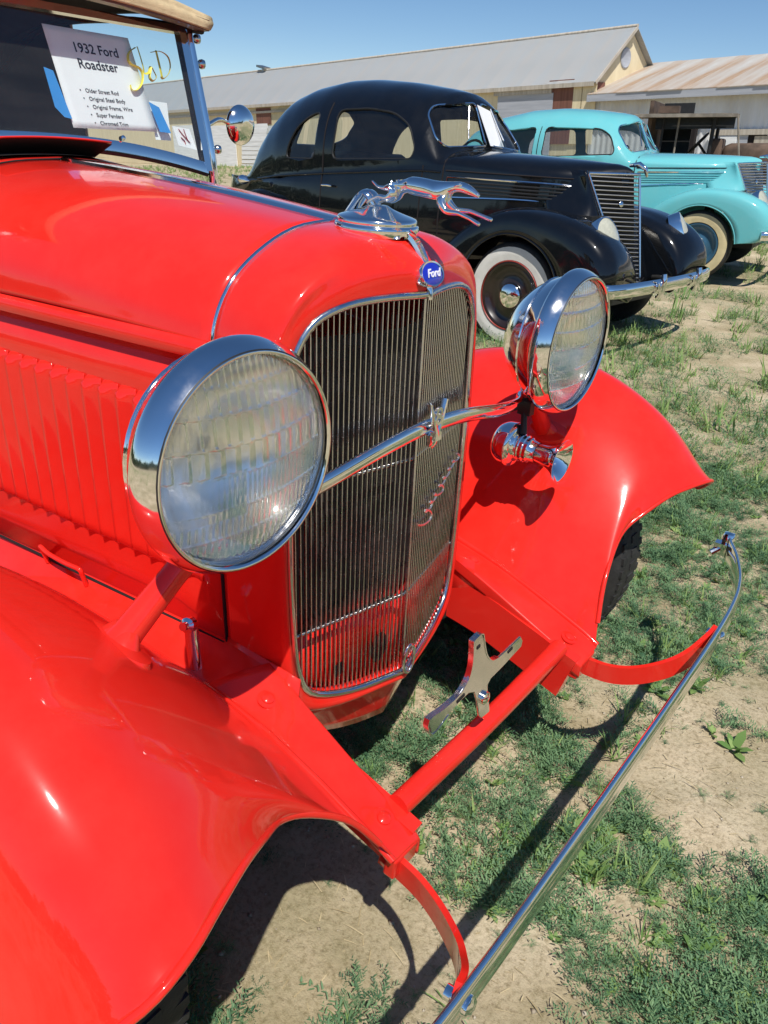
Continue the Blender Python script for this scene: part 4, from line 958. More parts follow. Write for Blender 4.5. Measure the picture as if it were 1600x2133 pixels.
    for s in (-1, 1):
        rows_ = []
        for (x, z) in prof:
            vx, vz = x, z-.34; d = math.hypot(vx, vz)+1e-6; k = min(1, .405/d); ox, oz = vx*k, .34+vz*k
            if z < .45: oz = max(oz, .33)
            yi = max(.30, interp(x, wid)*.98 if x < .1 else .36)
            rows_.append([(x*.90, s*min(yi, .40), .355 if x > -.5 else max(.34, z-.1)), (x*.96, s*yi, max(.36, z-.10)), (x*.985, s*(yi*.45+.62*.55), max(.37, z-.015)), (x, s*.66, z), (x*.97+ox*.03, s*.77, z*.955+oz*.045), (x*.72+ox*.28, s*.845, z*.72+oz*.28), (ox, s*.865, oz)])
        fd = grid('front_fender', surf(np.array(rows_), 60, 30), paint_m, B_, thick=.006)
        tube('fender_edge', np.array([r[-1] for r in surf(np.array(rows_), 60, 6)]), .007, paint_m, fd, 6)
        lc = np.array((.560, s*.605, .765)); la = np.array((.80, s*.26, .40)); la /= np.linalg.norm(la)
        u_ = np.cross(la, [0, 0, 1.0]); u_ /= np.linalg.norm(u_); v_ = np.cross(u_, la); v_ = v_ if v_[2] > 0 else -v_
        def lring(sc, h): return [lc+u_*(.094*sc*math.cos(a))+v_*(sc*(.205 if math.sin(a) < 0 else .135)*math.sin(a))+la*h for a in np.linspace(0, 2*np.pi, 32, endpoint=False)]
        V = []
        for sc, h in ((1.10, -.075), (1.09, -.004), (1.05, .008), (.98, .010), (.95, .004)): V += lring(sc, h)
        lp = add('headlamp', V, [tuple(f) for f in grid_faces(5, 32, True)], trim_m, B_, True, 50)
        V = []
        for sc, h in ((.96, .008), (.7, .022), (.35, .031), (.01, .034)): V += lring(sc, h)
        add('headlamp_lens', V, [tuple(f) for f in grid_faces(4, 32, True)], lampm, lp, True)
        # rear fender, running board
        pr2 = [(-2.30, .36), (-2.36, .50), (-2.50, .66), (-2.70, .77), (-2.92, .80), (-3.15, .76), (-3.38, .66), (-3.56, .52), (-3.66, .38)]
        rows_ = []
        for (x, z) in pr2:
            vx, vz = x+2.845, z-.34; d = math.hypot(vx, vz)+1e-6; k = min(1, .39/d); ox, oz = -2.845+vx*k, .34+vz*k
            yi = max(.35, interp(x, wid)*.95)
            rows_.append([(x, s*yi, z+.02), (x, s*(yi*.4+.74*.6), z+.005), (x, s*.78, z-.01), (x*.7+ox*.3, s*.85, (z)*.7+oz*.3), (ox, s*.865, oz)])
        grid('rear_fender', surf(np.array(rows_), 44, 22), paint_m, B_, thick=.006)
        box('running_board', (-1.68, s*.78, .355), (1.30, .20, .03), BLACKMETAL, B_, .008)
        tl = MB(); tl.put(*vlathe([(0, .05), (.02, .048), (.034, .034), (.04, .01), (.034, -.03), (.0, -.08)], (-3.02, s*.76, .885), (-1, s*.1, .1), 18)); tl.build('tail_lamp_shell', trim_m, B_)
        lathe('tail_lamp_lens', [(.036, .03), (.025, .052), (0, .058)], (-3.02, s*.76, .885), (-1, s*.1, .1), MATS['tail_red'], B_, 18)
        wheel(B_, 0, s*.745, .335, s, .358, .155, .226, RUBBER, wallm, rimm, trim_m, tread=False, wall=(.62, .91), seg=44)
        wheel(B_, -2.845, s*.74, .345, s, .350, .155, .205, RUBBER, wallm, rimm, trim_m, tread=False, wall=(.62, .90), seg=36)
    # bumpers
    for sx, x0, nm in ((1, .80, 'front_bumper'), (-1, -3.90, 'rear_bumper')):
        P = cr([(x0-sx*.16, -.86, .47), (x0-sx*.05, -.78, .47), (x0+sx*.01, -.5, .475), (x0+sx*.03, 0, .475), (x0+sx*.01, .5, .475), (x0-sx*.05, .78, .47), (x0-sx*.16, .86, .47)], 50)
        sdv = np.cross(P[26]-P[25], [0, 0, 1.0])[0]*sx
        bmp = sweep(nm, P, [((a) * (1 if sdv > 0 else -1), b) for a, b in ((-.008, -.045), (.006, -.040), (.016, -.015), (.016, .015), (.006, .040), (-.008, .045))], CHROME, B_, sharp=50)
        for y in (-.30, .30):
            V, F = vtube(cr([(x0+sx*.04, y, .40), (x0+sx*.06, y, .44), (x0+sx*.065, y, .51), (x0+sx*.055, y, .56)], 12), [[.014+.008*math.sin(math.pi*k/11), .020] for k in range(12)], 10); add('bumper_guard', V, F, CHROME, bmp, True, 50)
            tube('bumper_iron', [(x0, y, .46), (x0-sx*.3, y*1.2, .44)], .02, BLACKMETAL, B_, 8)
    box('engine_apron', (.02, 0, .62), (.56, .74, .50), BLACKMETAL, B_)
    box('chassis', (-1.5, 0, .33), (4.0, .8, .08), BLACKMETAL, B_)
    return body, ys_
simple('tail_red', (.30, .02, .015), rough=.15, coat=1.0)
BLACKP = paint('black_enamel', (.004, .005, .007), rough=.30, dust=.010, dustcol=(.32, .28, .22))
TURQ = paint('turquoise_enamel', (.14, .49, .52), rough=.35, dust=.06)
DARKRIM = simple('black_rim', (.02, .012, .010), rough=.3, coat=.5)
BLUERIM = simple('blue_rim', (.03, .10, .17), rough=.35, coat=.5)
CARGLASS = window_glass('car_glass', (.84, .88, .88), haze=.012)
LAMPGLASS = simple('lamp_glass', (.46, .46, .37), rough=.08, coat=1.0, var=.12, vscale=60, bump=.1)
BARDARK = simple('grille_bar_steel', (.36, .35, .33), rough=.3, metal=1.0)
coupe = empty('black_coupe', (-1.80, 4.652, -.005), R(-4.0), 'glossy black rounded vintage coupe with whitewall tyres and paper in its windscreen', 'car')
cb, cys = make_sedan(coupe, BLACKP, CHROME, True, WHITEWALL, DARKRIM, CARGLASS, BARDARK, LAMPGLASS)
for s in (-1, 1):
    V, F = vtube([(0, s*.826, 0+.345) for _ in range(1)]*2+[(0, s*.826, .345)], .01, 6) if False else vlathe([(.228, s*.004), (.238, s*.010), (.232, s*.014)], (0, s*.815, .335), (0, 1, 0), 44)
    add('rim_stripe', V, F, simple('rim_stripe_red', (.25, .03, .02), rough=.4) if s < 0 else MATS['rim_stripe_red'], coupe)
sedan = empty('turquoise_sedan', (-1.95, 8.76, -.10), R(4.0), 'turquoise vintage sedan with cream-walled tyres parked beyond the black coupe', 'car')
lean(sedan)
make_sedan(sedan, TURQ, CHROME, False, YELLOWWALL, BLUERIM, CARGLASS, CHROME, LAMPGLASS)
# paper in the coupe's windscreen
ca, sa = math.cos(R(-4.0)), math.sin(R(-4.0))
def coupe_plane(x, y, p0, n):
    p0w = np.array([-1.80+ca*p0[0]-sa*p0[1], 4.65+sa*p0[0]+ca*p0[1], p0[2]]); nw = np.array([ca*n[0]-sa*n[1], sa*n[0]+ca*n[1], n[2]])
    return onplane(x, y, p0w, nw)
n_ = (1, .30, .42)
ps = prism('paper_sheet', [coupe_plane(x, y, (-.985, .30, 1.36), n_) for x, y in ((994, 218), (1022, 232), (1050, 306), (1022, 304))], (-.0015, 0, 0), PAPER)
tag(ps, 'white paper sheet behind the windscreen of the black coupe', 'paper')

# ================================================================== farm buildings
def corr_mat(name, col, rust, amount, axis=0, scale=13.0, rough=.45, metal=.5):
    """corrugated sheet: fine ridges as relief, streaky rust and grime as colour"""
    m, n, l, b = newmat(name); setp(b, Roughness=rough, Metallic=metal)
    tc = n.new('ShaderNodeTexCoord'); mp = n.new('ShaderNodeMapping'); mp.inputs['Scale'].default_value = (.9, .12, .12) if axis == 0 else (.12, .9, .12)
    l.new(tc.outputs['Object'], mp.inputs[0]); t = n.new('ShaderNodeTexNoise'); t.inputs['Scale'].default_value = 1.6; t.inputs['Detail'].default_value = 7; t.inputs['Roughness'].default_value = .65
    l.new(mp.outputs[0], t.inputs['Vector'])
    r = n.new('ShaderNodeValToRGB'); e = r.color_ramp.elements; e[0].position = .5-amount*.5; e[1].position = .78-amount*.2; e[0].color = (*col, 1); e[1].color = (*rust, 1)
    l.new(t.outputs['Fac'], r.inputs[0])
    t2 = n.new('ShaderNodeTexNoise'); t2.inputs['Scale'].default_value = .35; l.new(tc.outputs['Object'], t2.inputs['Vector'])
    mx = n.new('ShaderNodeMix'); mx.data_type = 'RGBA'; mx.blend_type = 'MULTIPLY'; mx.inputs[0].default_value = .2; l.new(r.outputs[0], mx.inputs[6]); l.new(t2.outputs['Fac'], mx.inputs[7])
    l.new(mx.outputs[2], b.inputs['Base Color'])
    w = n.new('ShaderNodeTexWave'); w.inputs['Scale'].default_value = scale; w.bands_direction = 'X' if axis == 0 else 'Y'; l.new(tc.outputs['Object'], w.inputs['Vector'])
    bp = n.new('ShaderNodeBump'); bp.inputs['Strength'].default_value = .5; bp.inputs['Distance'].default_value = .02; l.new(w.outputs['Fac'], bp.inputs['Height']); l.new(bp.outputs[0], b.inputs['Normal'])
    return m
def board_mat(name, col, dark, scale=(6, 1, .3)):
    m, n, l, b = newmat(name); setp(b, Roughness=.85)
    tc = n.new('ShaderNodeTexCoord'); mp = n.new('ShaderNodeMapping'); mp.inputs['Scale'].default_value = scale; l.new(tc.outputs['Object'], mp.inputs[0])
    t = n.new('ShaderNodeTexNoise'); t.inputs['Scale'].default_value = 2; t.inputs['Detail'].default_value = 6; l.new(mp.outputs[0], t.inputs['Vector'])
    r = n.new('ShaderNodeValToRGB'); r.color_ramp.elements[0].position = .3; r.color_ramp.elements[1].position = .65; r.color_ramp.elements[0].color = (*dark, 1); r.color_ramp.elements[1].color = (*col, 1)
    l.new(t.outputs['Fac'], r.inputs[0]); l.new(r.outputs[0], b.inputs['Base Color']); return m
ROOFGREY = corr_mat('grey_roof_sheet', (.42, .45, .46), (.48, .45, .41), .25, metal=.25, rough=.5)
ROOFRUST = corr_mat('rusty_roof_sheet', (.66, .65, .60), (.50, .31, .17), .36, metal=.15, rough=.6)
WALLWHITE = corr_mat('white_wall_sheet', (.86, .87, .87), (.70, .68, .64), .12, metal=.05, rough=.6)
CREAM = board_mat('cream_boards', (.80, .69, .46), (.68, .57, .36)); BROWN = board_mat('brown_boards', (.23, .10, .07), (.15, .065, .045))
WHITEB = board_mat('white_painted_wood', (.86, .87, .86), (.72, .73, .72), (.5, 1, 5)); GREYD = board_mat('grey_door_sheet', (.44, .46, .50), (.36, .38, .42), (.4, 1, 5)); TRIMW = board_mat('weathered_trim', (.55, .50, .42), (.40, .35, .28))
ZE = 3.6
C0 = tpxZ(ZE, 1236, 163); E1 = tpxZ(ZE, 426, 221)
uv = (E1-C0)/np.linalg.norm(E1-C0); vv = np.array([-uv[1], uv[0], 0.0]); 
if vv @ (C0-TCAM) < 0: vv = -vv
LB = 62.0
RT = tonplane(1317, 57, C0, uv)                                       # ridge end lies in the gable plane
HWB = (RT-C0) @ vv; ZR = RT[2]
barn = empty('barn', (float(C0[0]), float(C0[1]), 0), math.atan2(uv[1], uv[0]), 'long cream-walled barn with grey corrugated metal roof and white doors', 'building')
lean(barn)
sgn = 1.0 if np.cross([uv[0], uv[1], 0], [0, 0, 1.0]) @ vv < 0 else -1.0
# local axes: x along the eave away from the near corner, y (times sy) into the barn
ly = np.array([-uv[1], uv[0], 0]); sy = 1.0 if ly @ vv > 0 else -1.0
def L(p): d = np.asarray(p)-np.array([C0[0], C0[1], 0]); return np.array([d @ np.array([uv[0], uv[1], 0]), d @ ly, d[2]])
def onwall(x, y, off=0.0): return L(tonplane(x, y, C0-vv*off, vv))
V, F = vbox((LB/2, sy*HWB, ZE/2), (LB, 2*HWB-.02, ZE)); add('wall', V, F, CREAM, barn, False)
G_ = [(.0, sy*.01, ZE), (0, sy*HWB, ZR-.06), (0, sy*(2*HWB-.01), ZE)]
prism('gable', G_, (LB, 0, 0), CREAM, barn)
slope = np.array([0, sy*HWB, ZR-ZE]); sl_ = np.linalg.norm(slope); sd_ = slope/sl_
PW = 1.9; npan = int(LB/PW)
for side in (0, 1):
    pr0 = None
    for k in range(npan):
        if side == 0: a = np.array([0, 0, ZE])-sd_*.28; b = np.array([0, sy*HWB, ZR])
        else: a = np.array([0, sy*2*HWB, ZE])-np.array([0, -sy*HWB, ZR-ZE])/sl_*.28; b = np.array([0, sy*HWB, ZR])
        if pr0 is None:
            q = [a+[-.25, 0, 0], a+[PW-.25+.03, 0, .012], b+[PW-.25+.03, 0, .012], b+[-.25, 0, 0]]
            pr0 = prism('roof_sheet', q, (0, 0, .035), ROOFGREY, barn)
        else: sub_copy(pr0, barn, (k*PW, 0, 0))
tube('ridge_cap', [(-.27, sy*HWB, ZR+.04), (LB, sy*HWB, ZR+.04)], .07, TRIMW, barn, 8)
V, F = vsweep([(-.27, -sy*.20, ZE-.18), (-.27, sy*HWB, ZR-.03)], [(-.02, -.06), (.02, -.06), (.02, .06), (-.02, .06)]); add('barge_board', V, F, TRIMW, barn, False)
box('eave_board', (LB/2, -sy*.20, ZE-.20), (LB+.4, .04, .16), TRIMW, barn)
def wallrect(name, x0, y0, x1, y1, mat, off=.05, th=.04):
    a = onwall(x0, y0); b = onwall(x1, y1); xa, xb = sorted((a[0], b[0])); za, zb_ = sorted((a[2], b[2]))
    return box(name, ((xa+xb)/2, -sy*off, (za+zb_)/2), (xb-xa, th, zb_-za), mat, barn)
wallrect('corner_post', 1147, 168, 1186, 300, BROWN, .05)
for k in range(5): wallrect('wall_board', 1188+k*9, 172, 1196+k*9, 300, CREAM, .03+.006*(k % 2))
wallrect('sliding_door', 1040, 200, 1144, 330, GREYD, .07)
a = onwall(1040, 195); b = onwall(1144, 195)
box('door_header', ((a[0]+b[0])/2, -sy*.10, a[2]-.02), (abs(a[0]-b[0])+.4, .10, .16), TRIMW, barn)
wallrect('band_board', 534, 226, 566, 259, BROWN, .03)
for x0, x1 in ((441, 503), (560, 592)): wallrect('white_door', x0, 262, x1, 420, WHITEB, .06)
for k in range(14):
    y0 = 259+k*9.2; wallrect('siding_board', 505, y0, 559, y0+8.4, WHITEB, .04+.008*(k % 2))
wallrect('white_door', 360, 262, 436, 420, WHITEB, .06)
a = onwall(560, 257); b = onwall(360, 257); box('door_header', ((a[0]+b[0])/2, -sy*.08, 3.05), (abs(a[0]-b[0])+9, .06, .12), TRIMW, barn)
p = tonplane(548, 130, C0+vv*HWB, vv); q = L(p); V, F = vbox((q[0], sy*HWB, ZR+.22), (.9, .5, .12), rot=[[.97, 0, -.22], [0, 1, 0], [.22, 0, .97]]); vent = add('ridge_vent', V, F, STEEL, barn, False)
tube('vent_stem', [(q[0], sy*HWB, ZR-.1), (q[0], sy*HWB, ZR+.2)], .1, STEEL, vent, 8)
gv = L(tonplane(1303, 121, C0, uv)); lathe('gable_vent', [(0, .03), (.30, .03), (.34, .05), (.38, .03), (.38, 0)], (0.0, gv[1], gv[2]), (-1, 0, 0), GREYD, barn, 28)
a1, a2 = L(tonplane(1243, 175, C0, uv)), L(tonplane(1252, 196, C0, uv)); box('gable_hatch', (-.03, (a1[1]+a2[1])/2, (a1[2]+a2[2])/2-.2), (.04, abs(a1[1]-a2[1])+.3, .9), BROWN, barn)

# the lower shed against the gable
ZS = 3.0
D0 = tpxZ(ZS, 1227, 198); D1 = tpxZ(ZS, 1600, 178); us = (D1-D0)/np.linalg.norm(D1-D0); vs = np.array([-us[1], us[0], 0])
if vs @ (D0-TCAM) < 0: vs = -vs
ZSR = 4.35; K0 = tpxZ(ZSR, 1338, 133); K1 = tpxZ(ZSR, 1600, 115)
dd = abs(np.mean([(K0-D0) @ vs, (K1-D0) @ vs])); 
shed = empty('corrugated_shed', (float(D0[0]), float(D0[1]), 0), math.atan2(us[1], us[0]), 'low white corrugated shed with rusty patched roof beside the barn gable', 'building')
lean(shed)
lys = np.array([-us[1], us[0], 0]); ss = 1.0 if lys @ vs > 0 else -1.0
LS = 30.0
# corrugated front wall as real waves
xw = np.arange(0, LS, .045); yw = ss*(.25+.022*np.sin(xw*2*np.pi/.26))
Gw = np.array([[(x, y, z) for x, y in zip(xw, yw)] for z in (-.05, 1.5, ZS-.02)]); grid('wall_cladding', Gw, WALLWHITE, shed)
V, F = vbox((LS/2, ss*(dd+.6), ZS/2-.05), (LS-.1, 2*dd, ZS-.1)); add('wall_core', V, F, WALLWHITE, shed, False)
for k in range(22):
    x0 = k*1.35; jit = .02*((k*7) % 3)
    if k == 0:
        sh0 = prism('roof_sheet', [(0, -ss*.15, ZS), (1.40, -ss*.15, ZS+.012), (1.40, ss*dd, ZSR+.012), (0, ss*dd, ZSR)], (0, 0, .03), ROOFRUST, shed)
    else: sub_copy(sh0, shed, (x0, -ss*jit, 0))
prism('roof_back', [(0, ss*dd, ZSR), (LS, ss*dd, ZSR), (LS, ss*(2*dd+1), ZS), (0, ss*(2*dd+1), ZS)], (0, 0, .03), ROOFRUST, shed)
box('fascia', (LS/2, -ss*.12, ZS-.115), (LS, .05, .26), GREYD, shed)
def onshed(x, y, off=.1): 
    p = tonplane(x, y, D0-vs*off, vs)-np.array([D0[0], D0[1], 0]); return np.array([p @ np.array([us[0], us[1], 0]), p @ lys, p[2]])
def shedrect(name, x0, y0, x1, y1, mat, off=.02, th=.08):
    a, b = onshed(x0, y0), onshed(x1, y1); xa, xb = sorted((a[0], b[0])); za, zb_ = sorted((a[2], b[2]))
    return box(name, ((xa+xb)/2, -ss*off+ss*.15, (za+zb_)/2), (xb-xa, th+.1, zb_-za), mat, shed)
shedrect('doorway', 1536, 278, 1568, 400, DARKGAP, .02); shedrect('door_leaf', 1484, 281, 1534, 400, GREYD, .05); shedrect('door_frame', 1499, 285, 1512, 400, WHITEB, .10)
shedrect('door_leaf', 1570, 283, 1598, 400, TRIMW, .05); shedrect('door_header', 1478, 270, 1700, 279, TRIMW, .10)
shedrect('doorway', 1360, 262, 1425, 400, DARKGAP, .02)

# weathered open-cab farm truck between sedan and shed
TD = 15.0
dirv = tpray(1440, 330); dirv = dirv/np.linalg.norm(dirv[:2]); TO = TCAM+dirv*TD; TO[2] = 0
truck = empty('open_cab_truck', (float(TO[0]), float(TO[1]), 0), R(14), 'derelict open-cab farm truck with flat weathered roof and bare steering wheel', 'truck')
lean(truck)
RUSTY = simple('rusty_sheet', (.10, .065, .045), rough=.85, var=.5, vscale=6, bump=.2, bscale=40); OLDWOOD = simple('old_grey_wood', (.24, .21, .17), rough=.9, var=.3, vscale=9, bump=.3)
def tl_(x, y, yl):
    a = R(14); n = np.array([-math.sin(a), math.cos(a), 0]); p = tonplane(x, y, TO+n*yl, n)-TO; return np.array([p @ np.array([math.cos(a), math.sin(a), 0]), yl, p[2]])
ra, rb = tl_(1270, 236, -.8), tl_(1524, 246, -.8)
for k in range(7):
    y = -.85+.27*k; mbx = box('roof_plank', ((ra[0]+rb[0])/2+.04*((k*5) % 3), y, (ra[2]+rb[2])/2+.004*k), (rb[0]-ra[0], .24, .05), OLDWOOD, truck, rot=[[1, 0, .01], [0, 1, 0], [-.01, 0, 1]])
zr_ = (ra[2]+rb[2])/2
a = tl_(1395, 236, -.6); box('roof_box', (a[0], -.6, zr_+.09), (.30, .3, .10), RUSTY, truck)
for x_ in (1374, 1405, 1478): 
    b_ = tl_(x_, 300, -.75); 
    for y in (-.75, .7): tube('cab_post', [(b_[0], y, .6), (b_[0]+.02, y, zr_)], .016 if x_ != 1478 else .03, OLDWOOD if x_ == 1405 else BLACKMETAL, truck, 8)
b0, b1 = tl_(1372, 300, 0), tl_(1405, 300, 0)
box('cab_back', (b0[0]-.1, 0, 1.25), (.06, 1.5, 1.2), RUSTY, truck); box('seat_box', (b1[0], 0, .75), (.5, 1.3, .5), LEATHER, truck, .04)
c0_, c1_ = tl_(1374, 300, .3), tl_(1436, 300, .3); box('cab_side', ((c0_[0]+c1_[0])/2, .3, 1.22), (c1_[0]-c0_[0], .04, 1.25), BLACKMETAL, truck); box('roof_valance', ((c0_[0]+c1_[0])/2+.35, -.62, zr_-.11), (c1_[0]-c0_[0]+.7, .05, .16), BLACKMETAL, truck)
sc_ = tl_(1455, 298, -.25)
t_ = np.linspace(0, 2*np.pi, 26, endpoint=False)
sw_ = tube('steering_wheel', [sc_+np.array([.17*math.sin(k)*.75, .19*math.cos(k), .19*math.sin(k)*.75]) for k in t_], .016, BLACKMETAL, truck, 8, closed=True)
for k in (0, 2.1, 4.2): tube('wheel_spoke', [sc_, sc_+np.array([.17*math.sin(k)*.75, .19*math.cos(k), .19*math.sin(k)*.75])], .010, BLACKMETAL, sw_, 6)
tube('steering_column', [sc_, sc_+[.45, 0, -.55]], .02, BLACKMETAL, truck, 8)
h0 = tl_(1480, 310, 0); box('cowl', (h0[0]+.1, 0, 1.0), (.2, 1.2, .6), RUSTY, truck, .04); box('bonnet', (h0[0]+.75, 0, .98), (1.1, .8, .5), RUSTY, truck, .12)
box('truck_bed', (b0[0]-1.3, 0, .85), (2.2, 1.7, .12), OLDWOOD, truck); box('truck_chassis', (h0[0]-1.2, 0, .55), (4.4, .7, .12), BLACKMETAL, truck)
for x_, y in ((h0[0]+.9, -.72), (h0[0]+.9, .72), (b0[0]-1.3, -.75), (b0[0]-1.3, .75)): wheel(truck, x_, y, .39, 1 if y > 0 else -1, .39, .15, .24, RUBBER, None, RUSTY, STEEL, tread=False, seg=32)
pl_ = tl_(1545, 300, -1.2); tube('loose_rod', [(pl_[0]-.12, -1.2, 1.6), (pl_[0]+.12, -1.15, .4)], .015, OLDWOOD, truck, 6)

# ================================================================== ground and its weeds
def vnoise(x, y, seed=0):
    def h(i, j): return (np.sin(i*127.1+j*311.7+seed*74.7)*43758.5453) % 1.0
    i, j = np.floor(x), np.floor(y); u, v = x-i, y-j; u = u*u*(3-2*u); v = v*v*(3-2*v)
    return h(i, j)*(1-u)*(1-v)+h(i+1, j)*u*(1-v)+h(i, j+1)*(1-u)*v+h(i+1, j+1)*u*v
def fbm(x, y, s=0): return vnoise(x, y, s)*.5+vnoise(x*2.1, y*2.1, s+1)*.28+vnoise(x*4.3, y*4.3, s+2)*.15+vnoise(x*9, y*9, s+3)*.07
def gheight(x, y):
    d = np.hypot(x-.2, y); fade = np.clip((d-3)/12, 0, 1)
    tz = -(TUP[0]*(x-TPIV[0])+TUP[1]*(y-TPIV[1]))/TUP[2]; k = np.clip((d-6)/9, 0, 1); k = k*k*(3-2*k)
    return tz*k+(fbm(x*2.2, y*2.2, 5)-.5)*.035+(fbm(x*14, y*14, 9)-.5)*.010*np.clip(1-d/6, 0, 1)-.012
m, n, l, b = newmat('dry_dirt'); setp(b, Roughness=.95, Specular_IOR_Level=.15)
tc = n.new('ShaderNodeTexCoord')
def noise(sc, det=6, ro=.6):
    t = n.new('ShaderNodeTexNoise'); t.inputs['Scale'].default_value = sc; t.inputs['Detail'].default_value = det; t.inputs['Roughness'].default_value = ro; l.new(tc.outputs['Object'], t.inputs['Vector']); return t
def ramp(src, stops):
    r = n.new('ShaderNodeValToRGB'); e = r.color_ramp.elements
    while len(e) < len(stops): e.new(.5)
    for k, (p_, c_) in enumerate(stops): e[k].position = p_; e[k].color = (*c_, 1)
    l.new(src, r.inputs[0]); return r
base = ramp(noise(3.2, 9, .68).outputs['Fac'], [(.28, (.40, .31, .19)), (.50, (.54, .445, .30)), (.72, (.62, .525, .37))])
speck = ramp(noise(95, 5, .75).outputs['Fac'], [(.36, (.45, .42, .36)), (.52, (1, 1, 1)), (.70, (1.0, 1.0, 1.0))])
mx = n.new('ShaderNodeMix'); mx.data_type = 'RGBA'; mx.blend_type = 'MULTIPLY'; mx.inputs[0].default_value = .75; l.new(base.outputs[0], mx.inputs[6]); l.new(speck.outputs[0], mx.inputs[7])
mossf = ramp(noise(1.1, 8, .7).outputs['Fac'], [(.42, (0, 0, 0)), (.62, (1, 1, 1))])
mx2 = n.new('ShaderNodeMix'); mx2.data_type = 'RGBA'; l.new(mx.outputs[2], mx2.inputs[6]); mx2.inputs[7].default_value = (.17, .165, .075, 1)
mm = n.new('ShaderNodeMath'); mm.operation = 'MULTIPLY'; mm.inputs[1].default_value = .55; l.new(mossf.outputs[0], mm.inputs[0]); l.new(mm.outputs[0], mx2.inputs[0])
l.new(mx2.outputs[2], b.inputs['Base Color'])
bp = n.new('ShaderNodeBump'); bp.inputs['Strength'].default_value = .7; bp.inputs['Distance'].default_value = .012; l.new(noise(60, 8, .7).outputs['Fac'], bp.inputs['Height']); l.new(bp.outputs[0], b.inputs['Normal'])
DIRT = m
rad = np.concatenate([np.linspace(0, 3.2, 110), np.geomspace(3.3, 900, 70)]); ang = np.linspace(0, 2*np.pi, 200, endpoint=False)
RRg, AAg = np.meshgrid(rad, ang, indexing='ij'); gxx_ = .6+RRg*np.cos(AAg); gyy_ = .4+RRg*np.sin(AAg)
GG = np.stack([gxx_, gyy_, gheight(gxx_, gyy_)], -1)
tag(grid('ground', GG, DIRT, None, closed_v=True), kind='structure')

def leafmat(name, c1, c2, trans=.25):
    m, n, l, b = newmat(name); setp(b, Roughness=.6, Specular_IOR_Level=.25)
    at = n.new('ShaderNodeAttribute'); at.attribute_name = 'tint'
    r = n.new('ShaderNodeValToRGB'); r.color_ramp.elements[0].color = (*c1, 1); r.color_ramp.elements[1].color = (*c2, 1); l.new(at.outputs['Fac'], r.inputs[0]); l.new(r.outputs[0], b.inputs['Base Color'])
    out = n['Material Output']; tr = n.new('ShaderNodeBsdfTranslucent'); l.new(r.outputs[0], tr.inputs[0]); mxs = n.new('ShaderNodeMixShader'); mxs.inputs[0].default_value = trans
    l.new(b.outputs[0], mxs.inputs[1]); l.new(tr.outputs[0], mxs.inputs[2]); l.new(mxs.outputs[0], out.inputs[0]); return m
def fast_mesh(name, V, T, tint, mat, label=None):
    me = bpy.data.meshes.new(name); nv, nf = len(V), len(T)
    me.vertices.add(nv); me.vertices.foreach_set('co', np.ascontiguousarray(V, np.float32).ravel())
    me.loops.add(nf*3); me.loops.foreach_set('vertex_index', np.ascontiguousarray(T, np.int32).ravel())
    me.polygons.add(nf); me.polygons.foreach_set('loop_start', np.arange(0, nf*3, 3, dtype=np.int32)); me.polygons.foreach_set('loop_total', np.full(nf, 3, np.int32))
    me.update(calc_edges=True)
    if tint is not None:
        a = me.attributes.new('tint', 'FLOAT', 'POINT'); a.data.foreach_set('value', np.ascontiguousarray(tint, np.float32))
    me.materials.append(mat); o = bpy.data.objects.new(name, me); COL.objects.link(o); o['kind'] = 'stuff'
    if label: o['label'] = label
    return o
def leaflets(P, D, Wd, Ln, up):
    """thin pointed leaflets: base P, direction D, width, length -> verts, tris"""
    S_ = np.cross(D, up); S_ /= np.linalg.norm(S_, axis=1)[:, None]+1e-9
    a = P-S_*Wd[:, None]*.5; b_ = P+S_*Wd[:, None]*.5; mid = P+D*Ln[:, None]*.55+up*Ln[:, None]*.06; c = mid-S_*Wd[:, None]*.55; d = mid+S_*Wd[:, None]*.55; e = P+D*Ln[:, None]
    V = np.stack([a, b_, c, d, e], 1).reshape(-1, 3); k = np.arange(len(P))[:, None]*5
    T = np.concatenate([k+[0, 1, 2], k+[1, 3, 2], k+[2, 3, 4]], 0); return V, T
def feathery(rng, nst=16, rad=.07, hgt=.035, nlf=12):
    V, T, C_, o = [], [], [], 0
    for s in range(nst):
        az = rng.uniform(0, 2*np.pi); L_ = rad*rng.uniform(.5, 1.15); h = hgt*rng.uniform(.4, 1.2)
        t = np.linspace(0, 1, nlf); bend = rng.uniform(-.6, .6)
        px_ = np.stack([L_*t*np.cos(az+bend*t), L_*t*np.sin(az+bend*t), h*np.sin(t*np.pi*.62)+.002], 1)
        tg = np.gradient(px_, axis=0); tg /= np.linalg.norm(tg, axis=1)[:, None]
        sd = np.cross(tg, [0, 0, 1.0]); sd /= np.linalg.norm(sd, axis=1)[:, None]+1e-9
        sgn_ = np.where(np.arange(nlf) % 2 == 0, 1, -1)[:, None]
        D = tg*.75+sd*sgn_*rng.uniform(.5, 1.1, (nlf, 1))+np.array([0, 0, 1])*rng.uniform(0, .7, (nlf, 1)); D /= np.linalg.norm(D, axis=1)[:, None]
        v, tr = leaflets(px_, D, rng.uniform(.0014, .0028, nlf), rng.uniform(.008, .018, nlf)*(1-.35*t), np.tile([0, 0, 1.0], (nlf, 1)))
        V.append(v); T.append(tr+o); o += len(v); C_.append(np.full(len(v), rng.uniform(0, 1)))
    return np.vstack(V), np.vstack(T), np.concatenate(C_)
